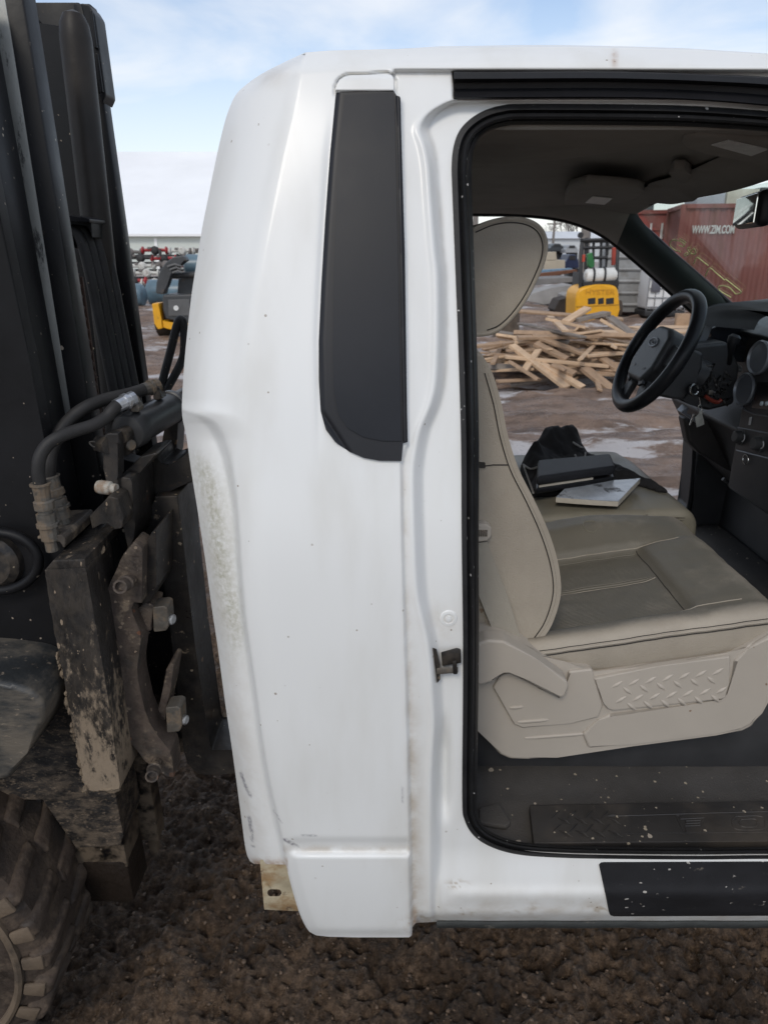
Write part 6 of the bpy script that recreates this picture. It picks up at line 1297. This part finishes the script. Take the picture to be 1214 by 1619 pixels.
# ---- sheds and far buildings
M_SHEDR = pm('white_metal_roof', (.90, .905, .91), .5, var=.05, vs=.15); M_SHEDW = pm('pale_green_wall', (.62, .66, .62), .6, var=.05, vs=.2)
wh = thing('warehouse', (-35, 70, 0), 'huge low warehouse with broad white roof on the left horizon', 'building')
e0 = -95; e1 = -9; z0_ = 2.95; z1_ = PY(250, 240, 92).z
wprism('wall', M_SHEDW, wh, [(e0, 70, -.2), (e1, 70, -.2), (e1, 70, z0_), (e0, 70, z0_)], (0, 44, 0), 0)
wprism('roof', M_SHEDR, wh, [(e0 - .5, 69.4, z0_ - .05), (e0 - .5, 92, z1_ - .5), (e0 - .5, 114.6, z0_ - .05), (e0 - .5, 114.6, z0_ + .15), (e0 - .5, 92, z1_), (e0 - .5, 69.4, z0_ + .15)], (e1 - e0 + 1, 0, 0), 0)
for k_ in range(12): 
    x = e0 + 4 + k_ * 7.0; box('wall_panel_joint', M_SHEDR, wh, (x, 69.95, 1.4), (.25, .1, 2.7), None, 0)
fs = thing('long_shed', (45, 120, 0), 'long low white shed on the horizon behind the yellow truck', 'building')
pL = PY(700, 377, 120); pR = PY(1000, 373, 120)
wprism('wall', pm('shed_wall', (.55, .58, .60), .7, var=.08, vs=.2), fs, [(pL.x, 120, -.2), (pR.x + 20, 120, -.2), (pR.x + 20, 120, pL.z), (pL.x, 120, pL.z)], (0, 15, 0), 0)
wprism('roof', pm('shed_roof', (.62, .64, .66), .6, var=.08, vs=.2), fs, [(pL.x - .5, 119.5, pL.z), (pL.x - .5, 127.5, pL.z + 1.2), (pL.x - .5, 135.5, pL.z), (pL.x - .5, 127.5, pL.z - .1)], (pR.x - pL.x + 21, 0, 0), 0)
# poles
M_POLE = pm('grey_pole_wood', (.20, .18, .165), .9, var=.2, vs=2)
for (x, y0_, y1_, Y_, r_, lb) in ((877, 343, 384, 95, .16, 'thin utility pole with crossarm between the headrest and yellow truck'), (927, 356, 400, 60, .42, 'thick grey post above the yellow truck'), (752, 335, 396, 70, .3, 'grey utility pole at the edge of the doorway')):
    p = thing('utility_pole', PZ(x, 400) * 0 + Vector((PY(x, y1_, Y_).x, Y_, 0)), lb, 'pole'); tpz = PY(x, y0_, Y_)
    tube('shaft', M_POLE, p, [(tpz.x, Y_, -.3), (tpz.x, Y_, tpz.z / 2), (tpz.x, Y_, tpz.z)], [r_ * 1.1, r_, r_ * .85], 10)
    if r_ < .2: box('crossarm', M_POLE, p, (tpz.x, Y_, tpz.z - .8), (1.8, .14, .16), None, .01); 
# bare winter trees
M_BARK = pm('bare_bark', (.11, .092, .085), .9, var=.25, vs=3)
def bare_tree(loc, H, spread, label, seed, grp):
    rs = random.Random(seed); t = thing('bare_tree', loc, label, 'tree', grp); L0 = Vector(loc); trunk = []; tw_ = []
    def grow(p, d, l, r_, dep):
        q = p + d * l * .5 + Vector((rs.uniform(-1, 1), rs.uniform(-1, 1), 0)) * l * .06; e = p + d * l
        (trunk if dep < 2 else tw_).append(([p, q, e], [r_, r_ * .85, r_ * .65]))
        if dep >= 5: return
        for k in range(3 if dep < 4 else 3):
            nd = (d + Vector((rs.gauss(0, .5) * spread, rs.gauss(0, .5) * spread, rs.uniform(-.1, .45)))).normalized(); grow(p.lerp(e, rs.uniform(.55, 1)) if k else e, nd, l * rs.uniform(.6, .8), max(.012, r_ * .55), dep + 1)
    grow(L0 + Vector((0, 0, -.2)), Vector((0, 0, 1)), H * .32, H * .022, 0)
    for nm_, lst in (('trunk', trunk), ('crown', tw_)):
        V = []; Fc = []
        for pts, rr_ in lst:
            v, f = tube_data(pts, rr_, 4 if nm_ == 'crown' else 7, cap=False); b = len(V); V += v; Fc += [tuple(i + b for i in g) for g in f]
        put(nm_, mesh(V, Fc), M_BARK, t)
for i, (x, Y_, H, lb) in enumerate([(868, 130, 9, 'small bare tree beside the headrest, left of the thin pole'), (896, 150, 10.5, 'bare tree left in the row behind the yellow truck'), (910, 145, 11.5, 'tallest bare tree in the row behind the yellow truck'), (924, 150, 10.5, 'bare tree in the row behind the thick grey post'), (938, 148, 10, 'bare tree right in the row behind the yellow truck'), (952, 150, 10, 'bare tree at the far right of the row, by the cab pillar')]):
    c_ = PY(x, 395, Y_); bare_tree((c_.x, Y_, 0), H, 1.15, lb, 40 + i, 'bare trees on the horizon')
# ---- left gap: stacked truck axles, blue tanks, loader
M_AX = [pm('axle_white', (.55, .54, .50), .6, var=.2, vs=5, dirt=((.15, .09, .06), 6, .6, .08, .7)), pm('axle_red', (.33, .02, .025), .5, var=.2, vs=5), pm('axle_black', (.025, .023, .023), .6, var=.4, vs=5), pm('axle_grey', (.17, .15, .14), .7, var=.3, vs=5)]
axl = [(205, 399, 3, 'grey'), (245, 396, 1, 'red'), (288, 397, 0, 'white'), (320, 398, 3, 'grey'), (222, 408, 2, 'black'), (260, 409, 1, 'red'), (300, 407, 2, 'black'), (225, 421, 0, 'white'), (262, 419, 3, 'grey'), (300, 421, 1, 'red'), (232, 432, 0, 'white'), (275, 433, 2, 'black'), (212, 444, 1, 'red'), (245, 447, 0, 'white'), (283, 448, 3, 'grey')]
rown = {0: 'top', 1: 'second', 2: 'third', 3: 'fourth', 4: 'bottom'}
ys_row = sorted({round((a[1] - 398) / 12) for a in axl})
cnt_ = {}
for i, (x, y, k, cn) in enumerate(axl):
    row = min(4, max(0, round((y - 398) / 12))); Y_ = 30.0 - row * .35; c_ = PY(x, y, Y_)
    key = (row, cn); cnt_[key] = cnt_.get(key, 0) + 1; pos = '' if cnt_[key] == 1 else ', farther right'
    t = thing('truck_axle', (c_.x, Y_, c_.z - .2), '%s truck axle in the %s row of the stack left of the cab%s' % (cn, rown[row], pos), 'axle', 'stacked truck axles')
    tube('axle_beam', M_AX[k], t, [c_ + Vector((-.48, 0, 0)), c_ + Vector((-.15, 0, .02)), c_ + Vector((0, 0, .05)), c_ + Vector((.15, 0, .02)), c_ + Vector((.48, 0, 0))], [.055, .07, .11, .07, .055], 10)
    for s_ in (-1, 1): lathe('hub', M_AX[k], t, c_ + Vector((s_ * .44, 0, 0)), (s_, 0, 0), [(-.02, .10), (.0, .15), (.05, .15), (.07, .08), (.10, .07), (.10, 0)], 14)
    box('spring_seat', M_AX[3], t, c_ + Vector((-.2, 0, .09)), (.12, .2, .08), None, .01); lathe('diff_housing', M_AX[k] if k != 1 else M_AX[2], t, c_ + Vector((.02, .1, .0)), (0, -1, 0), [(0, .15), (.14, .17), (.22, .11), (.24, 0)], 14)
rk = thing('storage_rack', (PY(255, 450, 30).x, 30.5, 0), 'dark steel rack holding the stacked truck axles', 'rack')
for y in (404, 415.5, 427, 439, 452):
    z = PY(250, y, 30.3).z
    if z > .1: box('shelf', M_AX[2], rk, (PY(255, 440, 30).x, 30.3, z), (4.4, 1.1, .06), None, .005)
for x in (190, 260, 335):
    for yy_ in (29.8, 30.8): box('upright', M_AX[2], rk, (PY(x, 440, 30).x, yy_, .85), (.10, .10, 1.75), None, .005)
M_BLUE = pm('blue_grey_tank_paint', (.10, .16, .20), .35, var=.2, vs=3, dirt=((.06, .05, .04), 4, .6, .1, .6))
for (x0_, x1_, yc, Y_, r_, lb) in ((196, 232, 474, 23.5, .36, 'blue grey steel tank lying behind the mast, nearest the mast'), (234, 330, 474, 24.6, .40, 'blue grey steel tank lying behind the loader')):
    a_ = PY(x0_, yc, Y_); b_ = PY(x1_, yc, Y_); b_.z = a_.z = r_ - .03; d_ = b_ - a_; Ln = d_.length
    t = thing('steel_tank', (a_ + b_) / 2 - Vector((0, 0, r_)), lb, 'tank', 'blue tanks')
    lathe('shell', M_BLUE, t, a_, d_, [(0, 0), (.02, r_ * .6), (.08, r_ * .9), (.16, r_), (Ln - .16, r_), (Ln - .08, r_ * .9), (Ln - .02, r_ * .6), (Ln, 0)], 26); box('saddle', M_BK, t, (a_ + b_) / 2 - Vector((0, 0, r_ * .75)), (Ln * .6, r_ * 1.2, r_ * .5), None, .01)
ld = thing('compact_loader', PZ(280, 527), 'yellow and dark grey loader rear showing in the gap left of the cab', 'loader')
YL = 14.6; M_LDG = pm('loader_grey', (.045, .047, .05), .5, var=.25, vs=5, dirt=((.16, .10, .05), 5, .62, .08, .6))
prism('engine_cover', M_LDG, ld, [(257, 466), (345, 464), (345, 512), (300, 512), (262, 505), (257, 490)], YL, YL + 1.2, .04, 3)
prism('access_panel', pm('loader_panel', (.10, .10, .10), .5, var=.2, vs=6), ld, [(266, 474), (300, 473), (300, 499), (267, 500)], YL - .02, YL + .03, .01)
lathe('panel_lock', M_WPLAST, ld, PY(279, 487, YL - .02), (0, -1, 0), [(0, .05), (.02, .05), (.02, 0)], 14)
prism('yellow_fender', M_YEL, ld, [(240, 480), (252, 479), (254, 505), (258, 519), (250, 521), (244, 512)], YL - .05, YL + .3, .02)
prism('yellow_skirt', M_YEL, ld, [(256, 506), (270, 511), (345, 513), (345, 524), (268, 521), (258, 518)], YL - .02, YL + .3, .02)
prism('lift_arm', M_LDG, ld, [(246, 464), (247, 448), (252, 430), (262, 415), (274, 406), (290, 404), (296, 412), (280, 420), (268, 432), (262, 450), (260, 466)], YL + .1, YL + .35, .03, 2)
for k_ in range(3): prism('grille_bar', pm('grille_grey', (.13, .13, .13), .5), ld, [(264 + k_ * 4, 420 + k_ * 5), (276 + k_ * 3, 416 + k_ * 5), (288, 420 + k_ * 5), (288, 422 + k_ * 5), (276 + k_ * 3, 418.5 + k_ * 5), (265 + k_ * 4, 422.5 + k_ * 5)], YL + .05, YL + .12, .004)
tube('cross_tube', M_LDG, ld, [PY(268, 436, YL + .4), PY(345, 432, YL + .4)], .06, 10); prism('linkage', M_LDG, ld, [(280, 466), (282, 440), (300, 438), (345, 440), (345, 466)], YL + .5, YL + .9, .03)
lathe('air_tank', M_BLUE, ld, PY(292, 420, YL + .8), (1, 0, 0), [(0, .12), (.06, .22), (.7, .22), (.7, 0)], 18)
for x in (262, 320):
    c_ = PY(x, 516, YL + .5); c_.z = .33; lathe('wheel', M_TYRE, ld, c_, (1, 0, 0), [(-.14, .2), (-.12, .34), (.12, .34), (.14, .2), (.14, 0)], 24)
